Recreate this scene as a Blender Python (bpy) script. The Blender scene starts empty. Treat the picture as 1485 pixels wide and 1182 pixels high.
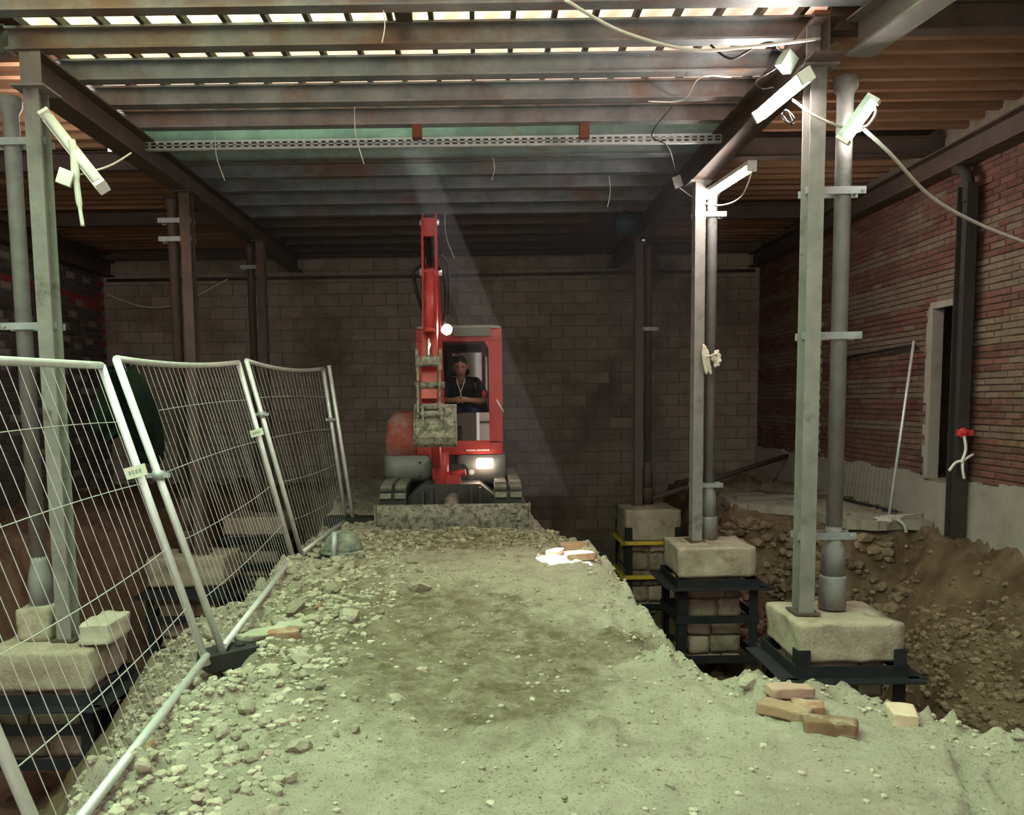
import bpy, bmesh, math, random
import numpy as np
from mathutils import Vector, Matrix, noise as mn
C = bpy.context.scene.collection
SC = bpy.context.scene
random.seed(7)
PI = math.pi

# ------------------------------------------------------------------ camera
F, CX, CY, CZ = 1200.0, 697.0, 691.0, 1.6
_d = Vector((697-CX, 580-CY, F)).normalized()
_v = Vector((870-CX, 13600-CY, F)); _v = (_v-_d*_v.dot(_d)).normalized()
_x = _v.cross(_d)
RW = Matrix((_x, _d, -_v))                      # rows: world X, Y, Z axes in camera coords (x right, y down, z fwd)
def ray(px, py): return RW @ Vector((px-CX, py-CY, F))
def atY(px, py, Y): r = ray(px, py); return Vector((0, 0, CZ))+r*(Y/r.y)
def atZ(px, py, Z): r = ray(px, py); return Vector((0, 0, CZ))+r*((Z-CZ)/r.z)
def atX(px, py, X): r = ray(px, py); return Vector((0, 0, CZ))+r*(X/r.x)
cam = bpy.data.objects.new('camera', bpy.data.cameras.new('camera')); C.objects.link(cam)
cam.data.sensor_fit = 'HORIZONTAL'; cam.data.sensor_width = 36
cam.data.lens = F/1485*36
cam.data.shift_x = (742.5-CX)/1485
cam.data.shift_y = -(591-CY)/1485
cam.data.clip_start = 0.05
m = RW @ Matrix(((1, 0, 0), (0, -1, 0), (0, 0, -1)))
cam.matrix_world = Matrix.Translation((0, 0, CZ)) @ m.to_4x4()
SC.camera = cam

# ------------------------------------------------------------------ world, daylight, exposure
SC.view_settings.view_transform = 'Standard'; SC.view_settings.look = 'None'
SC.view_settings.gamma = 1.0; SC.view_settings.use_curve_mapping = False
SC.view_settings.exposure = 0.0
w = bpy.data.worlds.new('daylight'); SC.world = w; w.use_nodes = True
w.node_tree.nodes['Background'].inputs[0].default_value = (1.0, 0.90, 0.84, 1)
w.node_tree.nodes['Background'].inputs[1].default_value = 1.55
def lamp(name, typ, loc, target, energy, color, **kw):
    l = bpy.data.lights.new(name, typ); l.energy = energy; l.color = color
    for k, v in kw.items(): setattr(l, k, v)
    o = bpy.data.objects.new(name, l); C.objects.link(o); o.location = loc
    o.rotation_euler = (Vector(target)-Vector(loc)).to_track_quat('-Z', 'Y').to_euler()
    return o
# green area lamp added above the ramp, standing in for overhead daylight
lamp('overhead_green_fill', 'AREA', (-2.0, 3.3, 5.9), (-0.1, 4.1, 0), 560, (0.47, 1.0, 0.50), shape='RECTANGLE', size=4.5, size_y=2.6)
# a shaft of sun through a slit between the roof boards
lamp('sun_shaft', 'SPOT', (-2.2, 10.42, 8.6), (0.79, 7.06, 0.2), 60000, (1.0, 0.93, 0.88), spot_size=math.radians(3.9), spot_blend=0.1, shadow_soft_size=0.01)

# ------------------------------------------------------------------ materials
MATS = {}
def M(name, c1, c2=None, scale=6.0, rough=0.85, metal=0.0, bump=0.25, bscale=None, c3=None, c3scale=2.0, c3lo=0.5, c3hi=0.62, rnd=0.0, spec=0.3, bdist=0.02, stretch=None, world=False):
    if name in MATS: return MATS[name]
    c2 = c2 or c1
    mt = bpy.data.materials.new(name); mt.use_nodes = True; nt = mt.node_tree; N = nt.nodes; L = nt.links
    b = N['Principled BSDF']; b.inputs['Roughness'].default_value = rough; b.inputs['Metallic'].default_value = metal
    b.inputs['Specular IOR Level'].default_value = spec
    tc = N.new('ShaderNodeTexCoord'); oi = N.new('ShaderNodeObjectInfo'); add = N.new('ShaderNodeVectorMath'); add.operation = 'ADD'
    mul = N.new('ShaderNodeMath'); mul.operation = 'MULTIPLY'; mul.inputs[1].default_value = 37.0
    L.new(oi.outputs['Random'], mul.inputs[0]); L.new(tc.outputs['Object'], add.inputs[0]); L.new(mul.outputs[0], add.inputs[1])
    vec = add.outputs[0]
    if stretch:
        mp = N.new('ShaderNodeMapping'); mp.inputs['Scale'].default_value = stretch; L.new(vec, mp.inputs[0]); vec = mp.outputs[0]
    n1 = N.new('ShaderNodeTexNoise'); n1.inputs['Scale'].default_value = scale; n1.inputs['Detail'].default_value = 7; n1.inputs['Roughness'].default_value = 0.65
    L.new(vec, n1.inputs['Vector'])
    r = N.new('ShaderNodeValToRGB'); r.color_ramp.elements[0].position = 0.33; r.color_ramp.elements[1].position = 0.68
    r.color_ramp.elements[0].color = (*c1, 1); r.color_ramp.elements[1].color = (*c2, 1); L.new(n1.outputs[0], r.inputs[0])
    col = r.outputs[0]
    if c3:
        n3 = N.new('ShaderNodeTexNoise'); n3.inputs['Scale'].default_value = c3scale; n3.inputs['Detail'].default_value = 8; n3.inputs['Roughness'].default_value = 0.7
        gp = N.new('ShaderNodeNewGeometry'); L.new(gp.outputs['Position'] if world else vec, n3.inputs['Vector'])
        mr = N.new('ShaderNodeMapRange'); mr.inputs[1].default_value = c3lo; mr.inputs[2].default_value = c3hi; L.new(n3.outputs[0], mr.inputs[0])
        mx = N.new('ShaderNodeMix'); mx.data_type = 'RGBA'; L.new(mr.outputs[0], mx.inputs[0]); L.new(col, mx.inputs[6]); mx.inputs[7].default_value = (*c3, 1)
        col = mx.outputs[2]
    if rnd:
        ge = N.new('ShaderNodeNewGeometry'); a2 = N.new('ShaderNodeMath'); a2.operation = 'ADD'; fr = N.new('ShaderNodeMath'); fr.operation = 'FRACT'
        L.new(ge.outputs['Random Per Island'], a2.inputs[0]); L.new(oi.outputs['Random'], a2.inputs[1]); L.new(a2.outputs[0], fr.inputs[0])
        m2 = N.new('ShaderNodeMapRange'); m2.inputs[3].default_value = 1-rnd; m2.inputs[4].default_value = 1+rnd; L.new(fr.outputs[0], m2.inputs[0])
        hs = N.new('ShaderNodeHueSaturation'); L.new(m2.outputs[0], hs.inputs['Value']); L.new(col, hs.inputs['Color']); col = hs.outputs[0]
    L.new(col, b.inputs['Base Color'])
    if bump:
        n2 = N.new('ShaderNodeTexNoise'); n2.inputs['Scale'].default_value = bscale or scale*5; n2.inputs['Detail'].default_value = 8; n2.inputs['Roughness'].default_value = 0.7
        L.new(vec, n2.inputs['Vector'])
        bp = N.new('ShaderNodeBump'); bp.inputs['Strength'].default_value = bump; bp.inputs['Distance'].default_value = bdist
        L.new(n2.outputs[0], bp.inputs['Height']); L.new(bp.outputs[0], b.inputs['Normal'])
    MATS[name] = mt
    return mt
def EM(name, col, strength):
    mt = bpy.data.materials.new(name); mt.use_nodes = True; b = mt.node_tree.nodes['Principled BSDF']
    b.inputs['Base Color'].default_value = (.9, .9, .9, 1); b.inputs['Emission Color'].default_value = (*col, 1); b.inputs['Emission Strength'].default_value = strength
    return mt
steel_grey = M('dusty_grey_steel', (.21, .20, .185), (.30, .285, .26), 5, .6, .25, .12, c3=(.13, .115, .10), c3scale=3, c3lo=.55, c3hi=.7)
steel_rust = M('rusty_dark_steel', (.085, .065, .055), (.13, .095, .08), 5, .65, .3, .15, c3=(.17, .085, .05), c3scale=2.5, c3lo=.55, c3hi=.75)
steel_beam = M('mill_scale_steel', (.15, .165, .18), (.30, .32, .33), 3.2, .5, .3, .12, c3=(.20, .13, .095), c3scale=1.1, c3lo=.50, c3hi=.66, world=True)
steel_black = M('black_primed_steel', (.018, .02, .025), (.035, .037, .043), 6, .5, .3, .08, c3=(.10, .095, .08), c3scale=4, c3lo=.62, c3hi=.8)
steel_yellow = M('yellow_painted_steel', (.50, .36, .04), (.62, .47, .08), 6, .6, .1, .08)
cast_iron = M('painted_cast_iron', (.22, .215, .21), (.31, .30, .29), 7, .65, .15, .12, c3=(.12, .11, .10), c3scale=3, c3lo=.6, c3hi=.75)
galv = M('galvanised_steel', (.66, .68, .68), (.80, .82, .82), 12, .42, .45, .03)
galv_wire = M('galvanised_wire', (.50, .52, .50), (.62, .63, .60), 12, .5, .5, 0)
zinc = M('dull_zinc', (.30, .32, .33), (.42, .43, .44), 9, .5, .4, .03)
lime = M('pale_limestone', (.35, .29, .22), (.50, .43, .34), 5, .95, 0, .7, 40, c3=(.24, .185, .135), c3scale=4, c3lo=.50, c3hi=.68, rnd=.08)
lime_dust = M('dust_topped_limestone', (.44, .40, .31), (.56, .52, .42), 6, .95, 0, .5, 40, rnd=.05)
rubble_m = M('masonry_stone', (.20, .16, .115), (.34, .28, .21), 6, .95, 0, .7, 30, c3=(.12, .095, .065), c3scale=5, c3lo=.5, c3hi=.7, rnd=.25)
rubble_pink = M('pinkish_stone', (.36, .27, .22), (.47, .37, .31), 6, .95, 0, .5, 30, rnd=.15)
mortar_m = M('old_mortar', (.17, .14, .105), (.26, .215, .165), 8, .95, 0, .6, 30)
brick_red = M('red_brick', (.11, .048, .036), (.165, .07, .05), 9, .9, 0, .35, 60, c3=(.17, .125, .09), c3scale=1.6, c3lo=.50, c3hi=.68, rnd=.22, world=True)
brick_beige = M('mortar_smeared_brick', (.145, .105, .073), (.205, .152, .108), 7, .95, 0, .5, 40, c3=(.13, .065, .045), c3scale=2.2, c3lo=.54, c3hi=.66, rnd=.10, world=True)
brick_dark = M('dark_sooty_block', (.075, .062, .06), (.115, .095, .09), 7, .95, 0, .4, 40, rnd=.22)
brick_pale = M('pale_block', (.24, .20, .18), (.32, .27, .24), 7, .95, 0, .4, 40, rnd=.15)
block_back = M('grimy_plastered_block', (.25, .215, .175), (.36, .315, .26), 2.5, .95, 0, .7, 14, c3=(.16, .115, .085), c3scale=.7, c3lo=.47, c3hi=.66, rnd=.06, world=True)
plaster = M('grey_cement_render', (.29, .265, .225), (.38, .35, .30), 4, .95, 0, .4, 25, c3=(.22, .19, .15), c3scale=2, c3lo=.5, c3hi=.7)
red_paint = M('faded_red_paint', (.22, .035, .045), (.30, .06, .065), 9, .9, 0, .3, 30)
wood = M('orange_pine', (.20, .10, .052), (.33, .185, .105), 3, .8, 0, .2, 30, rnd=.22, stretch=(.35, 3, 3))
wood_dark = M('dark_board', (.06, .045, .035), (.10, .075, .055), 4, .9, 0, .2, 30, rnd=.2)
wood_grey = M('weathered_plank', (.15, .14, .12), (.24, .22, .19), 4, .9, 0, .3, 30, stretch=(.4, 4, 4))
red_mach = M('red_machine_paint', (.34, .022, .022), (.41, .034, .032), 5, .45, 0, .02, spec=.4, c3=(.33, .12, .095), c3scale=2.2, c3lo=.58, c3hi=.75)
red_dusty = M('dust_caked_red_paint', (.33, .035, .03), (.30, .12, .095), 4, .75, 0, .1, c3=(.30, .21, .17), c3scale=3.5, c3lo=.45, c3hi=.6)
grey_mach = M('grey_machine_paint', (.16, .165, .155), (.21, .21, .195), 5, .5, 0, .03, spec=.5)
dark_mach = M('dark_underframe', (.035, .036, .036), (.06, .06, .055), 6, .7, 0, .1)
rubber = M('muddy_rubber', (.09, .088, .075), (.20, .19, .15), 9, .9, 0, .3, 40)
black_rub = M('black_rubber', (.018, .018, .018), (.03, .03, .03), 8, .7, 0, .05)
mud_steel = M('mud_caked_steel', (.25, .225, .18), (.44, .40, .32), 20, .9, .05, 1.0, 60, c3=(.125, .11, .09), c3scale=16, c3lo=.46, c3hi=.60, bdist=.03)
chrome = M('chrome_rod', (.8, .8, .82), (.85, .85, .85), 5, .12, 1.0, 0)
white_pl = M('white_plastic', (.72, .72, .68), (.80, .80, .76), 5, .5, 0, 0)
green_pl = M('mint_plastic', (.45, .62, .50), (.52, .68, .56), 5, .5, 0, 0)
cable_w = M('pale_cable', (.62, .60, .54), (.70, .68, .62), 5, .6, 0, 0)
cable_b = M('black_cable', (.02, .02, .02), (.03, .03, .03), 5, .6, 0, 0)
cloth_jacket = M('dark_green_cloth', (.004, .006, .005), (.007, .010, .007), 8, 1.0, 0, .3, spec=.03)
cloth_black = M('black_cloth', (.010, .010, .012), (.018, .018, .02), 8, .95, 0, .1)
cloth_blue = M('blue_denim', (.02, .035, .10), (.03, .05, .14), 8, .95, 0, .1)
skin_m = M('skin', (.25, .13, .09), (.31, .165, .115), 6, .6, 0, .05)
hair_m = M('black_hair', (.010, .008, .007), (.016, .013, .011), 20, .7, 0, .3)
rag_m = M('cream_rag', (.60, .56, .44), (.70, .66, .54), 8, .95, 0, .2)
red_tape = M('red_tape', (.55, .03, .03), (.6, .05, .05), 8, .5, 0, 0)
blue_bag = M('blue_plastic', (.07, .13, .2), (.10, .17, .24), 8, .6, 0, .1)
paint_white = M('white_print', (.8, .8, .8), None, 5, .6, 0, 0)
def glassmat(name, rough=0.02, tint=(.02, .022, .025), alpha=None):
    mt = bpy.data.materials.new(name); mt.use_nodes = True; b = mt.node_tree.nodes['Principled BSDF']
    b.inputs['Base Color'].default_value = (*tint, 1); b.inputs['Roughness'].default_value = rough; b.inputs['Specular IOR Level'].default_value = 1.0; b.inputs['IOR'].default_value = 2.2
    return mt
dark_glass = glassmat('dark_glass')
def pane_mat():
    mt = bpy.data.materials.new('milky_roof_pane'); mt.use_nodes = True; nt = mt.node_tree; N = nt.nodes; L = nt.links
    N.remove(N['Principled BSDF']); out = N['Material Output']
    t = N.new('ShaderNodeBsdfTranslucent'); d = N.new('ShaderNodeBsdfDiffuse'); mx = N.new('ShaderNodeMixShader'); mx.inputs[0].default_value = .12
    n = N.new('ShaderNodeTexNoise'); n.inputs['Scale'].default_value = 3; n.inputs['Detail'].default_value = 5
    tc = N.new('ShaderNodeTexCoord'); L.new(tc.outputs['Object'], n.inputs['Vector'])
    r = N.new('ShaderNodeValToRGB'); r.color_ramp.elements[0].color = (.98, .62, .52, 1); r.color_ramp.elements[0].position = .36
    r.color_ramp.elements[1].color = (1.0, .90, .86, 1); r.color_ramp.elements[1].position = .52
    L.new(n.outputs[0], r.inputs[0]); L.new(r.outputs[0], t.inputs[0]); L.new(r.outputs[0], d.inputs[0])
    L.new(t.outputs[0], mx.inputs[1]); L.new(d.outputs[0], mx.inputs[2]); L.new(mx.outputs[0], out.inputs[0])
    return mt
roof_pane_m = pane_mat()
def earth_mat():
    mt = bpy.data.materials.new('excavated_earth'); mt.use_nodes = True; nt = mt.node_tree; N = nt.nodes; L = nt.links
    b = N['Principled BSDF']; b.inputs['Roughness'].default_value = .97; b.inputs['Specular IOR Level'].default_value = .12
    tc = N.new('ShaderNodeTexCoord'); at = N.new('ShaderNodeAttribute'); at.attribute_name = 'soil'
    sp = N.new('ShaderNodeSeparateColor'); L.new(at.outputs['Color'], sp.inputs[0])
    def nz(s, det=8, ro=.65):
        n = N.new('ShaderNodeTexNoise'); n.inputs['Scale'].default_value = s; n.inputs['Detail'].default_value = det; n.inputs['Roughness'].default_value = ro
        L.new(tc.outputs['Object'], n.inputs['Vector']); return n.outputs[0]
    def ramp(src, p0, c0, p1, c1):
        r = N.new('ShaderNodeValToRGB'); r.color_ramp.elements[0].position = p0; r.color_ramp.elements[1].position = p1
        r.color_ramp.elements[0].color = (*c0, 1); r.color_ramp.elements[1].color = (*c1, 1); L.new(src, r.inputs[0]); return r.outputs[0]
    def mix(f, a, c):
        x = N.new('ShaderNodeMix'); x.data_type = 'RGBA'; L.new(f, x.inputs[0]); L.new(a, x.inputs[6]); L.new(c, x.inputs[7]); return x.outputs[2]
    pit = ramp(nz(3), .35, (.115, .075, .042), .66, (.25, .18, .11))
    dust = ramp(nz(4.5), .32, (.44, .39, .30), .66, (.60, .54, .43))
    brown = ramp(nz(7), .35, (.15, .115, .07), .7, (.31, .26, .18))
    speck = ramp(nz(28, 4, .8), .60, (0, 0, 0), .68, (1, 1, 1))
    fleck = ramp(nz(75, 3, .9), .565, (0, 0, 0), .66, (1, 1, 1)); pale = ramp(nz(48, 3, .85), .59, (0, 0, 0), .70, (1, 1, 1))
    dust1 = mix(fleck, dust, ramp(nz(9), .3, (.13, .10, .065), .7, (.24, .20, .14)))
    dust2 = mix(pale, mix(speck, dust1, brown), ramp(nz(9), .3, (.58, .54, .44), .7, (.66, .62, .52)))
    dust2 = mix(ramp(nz(1.3, 6), .50, (0, 0, 0), .72, (.7, .7, .7)), dust2, ramp(nz(9), .3, (.42, .33, .28), .7, (.56, .46, .40)))
    m1 = mix(sp.outputs[0], pit, dust2)
    # wet brown patches broken up by noise
    mm = N.new('ShaderNodeMath'); mm.operation = 'MULTIPLY_ADD'; L.new(nz(8, 10, .75), mm.inputs[0]); mm.inputs[1].default_value = 3.2; mm.inputs[2].default_value = -1.75
    ad = N.new('ShaderNodeMath'); ad.operation = 'ADD'; ad.use_clamp = True; L.new(mm.outputs[0], ad.inputs[0]); L.new(sp.outputs[1], ad.inputs[1])
    mu = N.new('ShaderNodeMath'); mu.operation = 'MULTIPLY'; mu.use_clamp = True; L.new(ad.outputs[0], mu.inputs[0]); L.new(sp.outputs[1], mu.inputs[1])
    m2 = mix(mu.outputs[0], m1, brown)
    redc = ramp(nz(6), .35, (.16, .085, .06), .66, (.25, .14, .10))
    m3 = mix(sp.outputs[2], m2, redc)
    L.new(m3, b.inputs['Base Color'])
    bp = N.new('ShaderNodeBump'); bp.inputs['Strength'].default_value = 1.0; bp.inputs['Distance'].default_value = .035
    L.new(nz(26, 10, .78), bp.inputs['Height']); L.new(bp.outputs[0], b.inputs['Normal'])
    return mt
earth = earth_mat()
stone_pale = M('dusty_rubble_stone', (.31, .275, .21), (.46, .41, .325), 9, .97, 0, .6, 30, c3=(.22, .19, .14), c3scale=6, c3lo=.5, c3hi=.7, rnd=.28, spec=.1)
stone_brown = M('brown_clod', (.15, .12, .08), (.26, .21, .15), 9, .97, 0, .5, 30, rnd=.3)
brick_bit = M('orange_brick_fragment', (.27, .125, .075), (.36, .18, .11), 9, .95, 0, .5, 60, c3=(.40, .34, .25), c3scale=6, c3lo=.5, c3hi=.65)

# ------------------------------------------------------------------ mesh builder
ORG = {}
class MB:
    def __init__(s): s.v = []; s.f = []; s.sm = []; s.mi = []
    def add(s, vs, fs, smooth=False, mi=0):
        o = len(s.v); s.v += [tuple(p) for p in vs]
        for f in fs: s.f.append([i+o for i in f]); s.sm.append(smooth); s.mi.append(mi)
        return s
    def box(s, lo, hi, R=None, c=None, mi=0):
        x0, y0, z0 = lo; x1, y1, z1 = hi
        vs = [Vector(p) for p in ((x0, y0, z0), (x1, y0, z0), (x1, y1, z0), (x0, y1, z0), (x0, y0, z1), (x1, y0, z1), (x1, y1, z1), (x0, y1, z1))]
        if R is not None: vs = [R @ p for p in vs]
        if c is not None: vs = [p+Vector(c) for p in vs]
        return s.add(vs, [(0, 3, 2, 1), (4, 5, 6, 7), (0, 1, 5, 4), (1, 2, 6, 5), (2, 3, 7, 6), (3, 0, 4, 7)], mi=mi)
    def cbox(s, lo, hi, b=.01, mi=0):                       # box with chamfered edges
        x0, y0, z0 = lo; x1, y1, z1 = hi
        b = min(b, (x1-x0)*.45, (y1-y0)*.45, (z1-z0)*.45)
        bm = bmesh.new(); bmesh.ops.create_cube(bm, size=1)
        for v in bm.verts: v.co = Vector((x0+(v.co.x+.5)*(x1-x0), y0+(v.co.y+.5)*(y1-y0), z0+(v.co.z+.5)*(z1-z0)))
        bmesh.ops.bevel(bm, geom=list(bm.edges), offset=b, segments=2, affect='EDGES', profile=.5)
        bm.verts.ensure_lookup_table(); bm.verts.index_update()
        s.add([v.co.copy() for v in bm.verts], [[v.index for v in f.verts] for f in bm.faces], True, mi); bm.free(); return s
    def tube(s, pts, r, n=8, caps=True, mi=0):
        pts = [Vector(p) for p in pts]; k = len(pts); rs = r if isinstance(r, (list, tuple)) else [r]*k
        vs = []; prev = None
        for i, p in enumerate(pts):
            t = (pts[min(i+1, k-1)]-pts[max(i-1, 0)])
            t = t.normalized() if t.length > 1e-9 else Vector((0, 0, 1))
            if prev is None: a = t.orthogonal().normalized()
            else:
                a = prev-t*prev.dot(t); a = a.normalized() if a.length > 1e-6 else t.orthogonal().normalized()
            prev = a; b2 = t.cross(a)
            for j in range(n):
                an = 2*PI*j/n; vs.append(p+(a*math.cos(an)+b2*math.sin(an))*rs[i])
        o = len(s.v); s.v += [tuple(q) for q in vs]
        for i in range(k-1):
            for j in range(n):
                s.f.append([o+i*n+j, o+i*n+(j+1) % n, o+(i+1)*n+(j+1) % n, o+(i+1)*n+j]); s.sm.append(True); s.mi.append(mi)
        if caps:
            s.f.append([o+j for j in range(n)][::-1]); s.sm.append(False); s.mi.append(mi)
            s.f.append([o+(k-1)*n+j for j in range(n)]); s.sm.append(False); s.mi.append(mi)
        return s
    def prism(s, poly, axis, t0, t1, mi=0):                 # polygon in the plane normal to axis, extruded from t0 to t1
        def P(a, b, t): return {'x': (t, a, b), 'y': (a, t, b), 'z': (a, b, t)}[axis]
        n = len(poly); o = len(s.v)
        s.v += [P(a, b, t0) for a, b in poly]+[P(a, b, t1) for a, b in poly]
        s.f.append([o+i for i in range(n)][::-1]); s.f.append([o+n+i for i in range(n)])
        s.sm += [False, False]; s.mi += [mi, mi]
        for i in range(n):
            s.f.append([o+i, o+(i+1) % n, o+n+(i+1) % n, o+n+i]); s.sm.append(False); s.mi.append(mi)
        return s
    def lathe(s, prof, c, n=16, mi=0):                      # (r, z) profile about the vertical through c
        o = len(s.v); k = len(prof)
        for r, z in prof:
            for j in range(n): s.v.append((c[0]+r*math.cos(2*PI*j/n), c[1]+r*math.sin(2*PI*j/n), z))
        for i in range(k-1):
            for j in range(n): s.f.append([o+i*n+j, o+i*n+(j+1) % n, o+(i+1)*n+(j+1) % n, o+(i+1)*n+j]); s.sm.append(abs(prof[i][0]-prof[i+1][0]) < .03); s.mi.append(mi)
        s.f.append([o+j for j in range(n)][::-1]); s.f.append([o+(k-1)*n+j for j in range(n)]); s.sm += [False, False]; s.mi += [mi, mi]
        return s
    def ball(s, c, r, sub=2, mi=0, jitter=0, seed=0):
        bm = bmesh.new(); bmesh.ops.create_icosphere(bm, subdivisions=sub, radius=1)
        rr = r if isinstance(r, (tuple, list)) else (r, r, r)
        bm.verts.index_update()
        vs = []
        for v in bm.verts:
            q = v.co.copy()
            if jitter: q *= 1+jitter*mn.noise(q*1.7+Vector((seed*3.1, seed*1.7, seed)))
            vs.append(Vector((c[0]+q.x*rr[0], c[1]+q.y*rr[1], c[2]+q.z*rr[2])))
        s.add(vs, [[v.index for v in f.verts] for f in bm.faces], jitter == 0 or sub > 2, mi); bm.free(); return s
    def mesh(s, name, mats, origin=(0, 0, 0)):
        me = bpy.data.meshes.new(name); ox, oy, oz = origin
        me.from_pydata([(x-ox, y-oy, z-oz) for x, y, z in s.v], [], s.f)
        for mt in (mats if isinstance(mats, (list, tuple)) else [mats]): me.materials.append(mt)
        me.polygons.foreach_set('use_smooth', s.sm); me.polygons.foreach_set('material_index', s.mi); me.update()
        return me
    def build(s, name, mats, parent=None, origin=None, fix=True):
        if parent is not None: origin = ORG[parent.name]
        elif origin is None:
            a = np.array(s.v); lo = a.min(0); hi = a.max(0); origin = ((lo[0]+hi[0])/2, (lo[1]+hi[1])/2, lo[2])
        me = s.mesh(name, mats, origin)
        if fix:
            bm = bmesh.new(); bm.from_mesh(me); bmesh.ops.recalc_face_normals(bm, faces=bm.faces); bm.to_mesh(me); bm.free()
        o = bpy.data.objects.new(name, me); C.objects.link(o)
        if parent is not None: o.parent = parent
        else: o.location = origin
        ORG[o.name] = tuple(origin)
        return o
def tag(o, label=None, cat=None, group=None, kind=None):
    if label: o['label'] = label
    if cat: o['category'] = cat
    if group: o['group'] = group
    if kind: o['kind'] = kind
    return o
def thing(name, label, cat, loc, group=None, kind='thing'):
    o = bpy.data.objects.new(name, None); C.objects.link(o); o.location = loc; ORG[o.name] = tuple(loc)
    return tag(o, label, cat, group, kind)
def put(name, me, parent, loc, rot=(0, 0, 0), scale=None):   # an object sharing mesh data, loc in world coordinates
    o = bpy.data.objects.new(name, me); C.objects.link(o)
    if parent is not None:
        o.parent = parent; g = ORG[parent.name]; loc = (loc[0]-g[0], loc[1]-g[1], loc[2]-g[2])
    o.location = loc; o.rotation_euler = rot
    if scale is not None: o.scale = scale
    return o
def arc(a, b, sag, n=10):
    a = Vector(a); b = Vector(b)
    return [a.lerp(b, i/n)-Vector((0, 0, sag*4*(i/n)*(1-i/n))) for i in range(n+1)]
def spline(pts, n=6):
    P = [Vector(p) for p in pts]; out = []
    for i in range(len(P)-1):
        p0 = P[max(i-1, 0)]; p1 = P[i]; p2 = P[i+1]; p3 = P[min(i+2, len(P)-1)]
        for k in range(n):
            t = k/n; out.append(.5*((2*p1)+(p2-p0)*t+(2*p0-5*p1+4*p2-p3)*t*t+(3*p1-p0-3*p2+p3)*t**3))
    return out+[P[-1]]
def rough_box(mb, lo, hi, seg=6, amp=.012, seed=0, round_=.02, mi=0):
    lo = Vector(lo); hi = Vector(hi); c = (lo+hi)/2; h = (hi-lo)/2
    bm = bmesh.new(); bmesh.ops.create_cube(bm, size=2); bmesh.ops.subdivide_edges(bm, edges=list(bm.edges), cuts=seg, use_grid_fill=True)
    bm.verts.index_update(); vs = []
    for v in bm.verts:
        q = Vector((v.co.x*h.x, v.co.y*h.y, v.co.z*h.z))
        inner = Vector([max(-(h[i]-round_), min(h[i]-round_, q[i])) for i in range(3)])
        d = q-inner
        if d.length > round_: q = inner+d.normalized()*round_
        p = q+c+Vector((seed*7.3, seed*2.1, seed*5.7))
        nv = mn.noise_vector(p*7)*amp+mn.noise_vector(p*19)*amp*.5
        if d.length > 1e-6: nv -= d.normalized()*max(0, mn.noise(p*4.1))*amp*2.2
        vs.append(c+q+nv)
    mb.add(vs, [[v.index for v in f.verts] for f in bm.faces], True, mi); bm.free(); return mb

# ================================================================== GROUND
def sd_poly(x, y, poly):                       # signed distance (negative inside), vectorised
    d = np.full(x.shape, 1e9); inside = np.zeros(x.shape, bool); n = len(poly)
    for i in range(n):
        ax, ay = poly[i]; bx, by = poly[(i+1) % n]; ex, ey = bx-ax, by-ay
        t = np.clip(((x-ax)*ex+(y-ay)*ey)/(ex*ex+ey*ey), 0, 1)
        d = np.minimum(d, np.hypot(x-ax-t*ex, y-ay-t*ey))
        c = ((ay > y) != (by > y)) & (x < (bx-ax)*(y-ay)/((by-ay) if by != ay else 1e-9)+ax)
        inside ^= c
    return np.where(inside, -d, d)
RAMP = [(-1.38, -2.2), (3.6, -2.2), (3.3, 1.6), (2.6, 2.6), (2.2, 3.25), (1.98, 3.62), (1.82, 3.93), (1.34, 4.05), (1.13, 4.4), (1.10, 5.0), (1.09, 6.3), (1.10, 7.3), (.98, 8.0), (.78, 8.7), (.62, 9.4), (.6, 15.6), (-2.2, 15.6), (-1.95, 10.2), (-1.75, 8.6), (-1.75, 7.2), (-1.62, 5.6), (-1.5, 4.3), (-1.52, 3.5), (-1.5, 2.8)]
BANK_R = [(6.5, -2.2), (6.5, 15.6), (3.5, 15.6), (3.25, 10.8), (3.95, 10.2), (4.12, 9.25), (4.75, 9.1), (4.9, 7.4), (4.8, 4), (4.6, -2.2)]
BANK_L = [(-8, -2.2), (-4.9, -2.2), (-5.0, 4), (-5.1, 7.5), (-4.9, 9.4), (-4.5, 10.4), (-4.3, 13.4), (-2.3, 13.6), (-2.0, 15.6), (-8, 15.6)]
def smax(a, b, k): return np.maximum(a, b)+k*np.exp(-np.abs(a-b)/k)*.35
def hills(x, y, cx, cy, rx, ry, h): return h*np.exp(-((x-cx)/rx)**2-((y-cy)/ry)**2)
def nfield(x, y, s, oct=4, seed=0):
    out = np.empty(x.shape); xf = x.ravel(); yf = y.ravel(); of = out.ravel()
    for i in range(len(xf)): of[i] = mn.fractal((xf[i]*s+seed, yf[i]*s-seed, seed*.7), 1.0, 2.0, oct)
    return of.reshape(x.shape)
ys = [-2.2]
while ys[-1] < 15.5:
    y = ys[-1]; ys.append(y+(.12 if y < 1.8 else .018+.0055*max(0, y-2.3)))
xs = np.concatenate([np.arange(-7.4, -3.2, .07), np.arange(-3.2, 3.2, .027), np.arange(3.2, 5.6, .04)])
GX, GY = np.meshgrid(xs, np.array(ys))
nb = nfield(GX, GY, .9, 4, 3); nm = nfield(GX, GY, 3.2, 4, 11); nf = nfield(GX, GY, 11, 3, 23)
wob = .10*nm+.05*nf
dR = sd_poly(GX, GY, RAMP)+wob*.5
right = GX > -.3
slope = np.where(right, 2.6, np.where(GY > 4.6, .95+1.3*np.clip((GY-6.7)/.8, 0, 1), 1.5))
ztop = .20+.0*GX
edge = np.clip((dR+.5)/.5, 0, 1)
hr = ztop-edge**3*.05-np.maximum(0, dR)*slope
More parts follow.
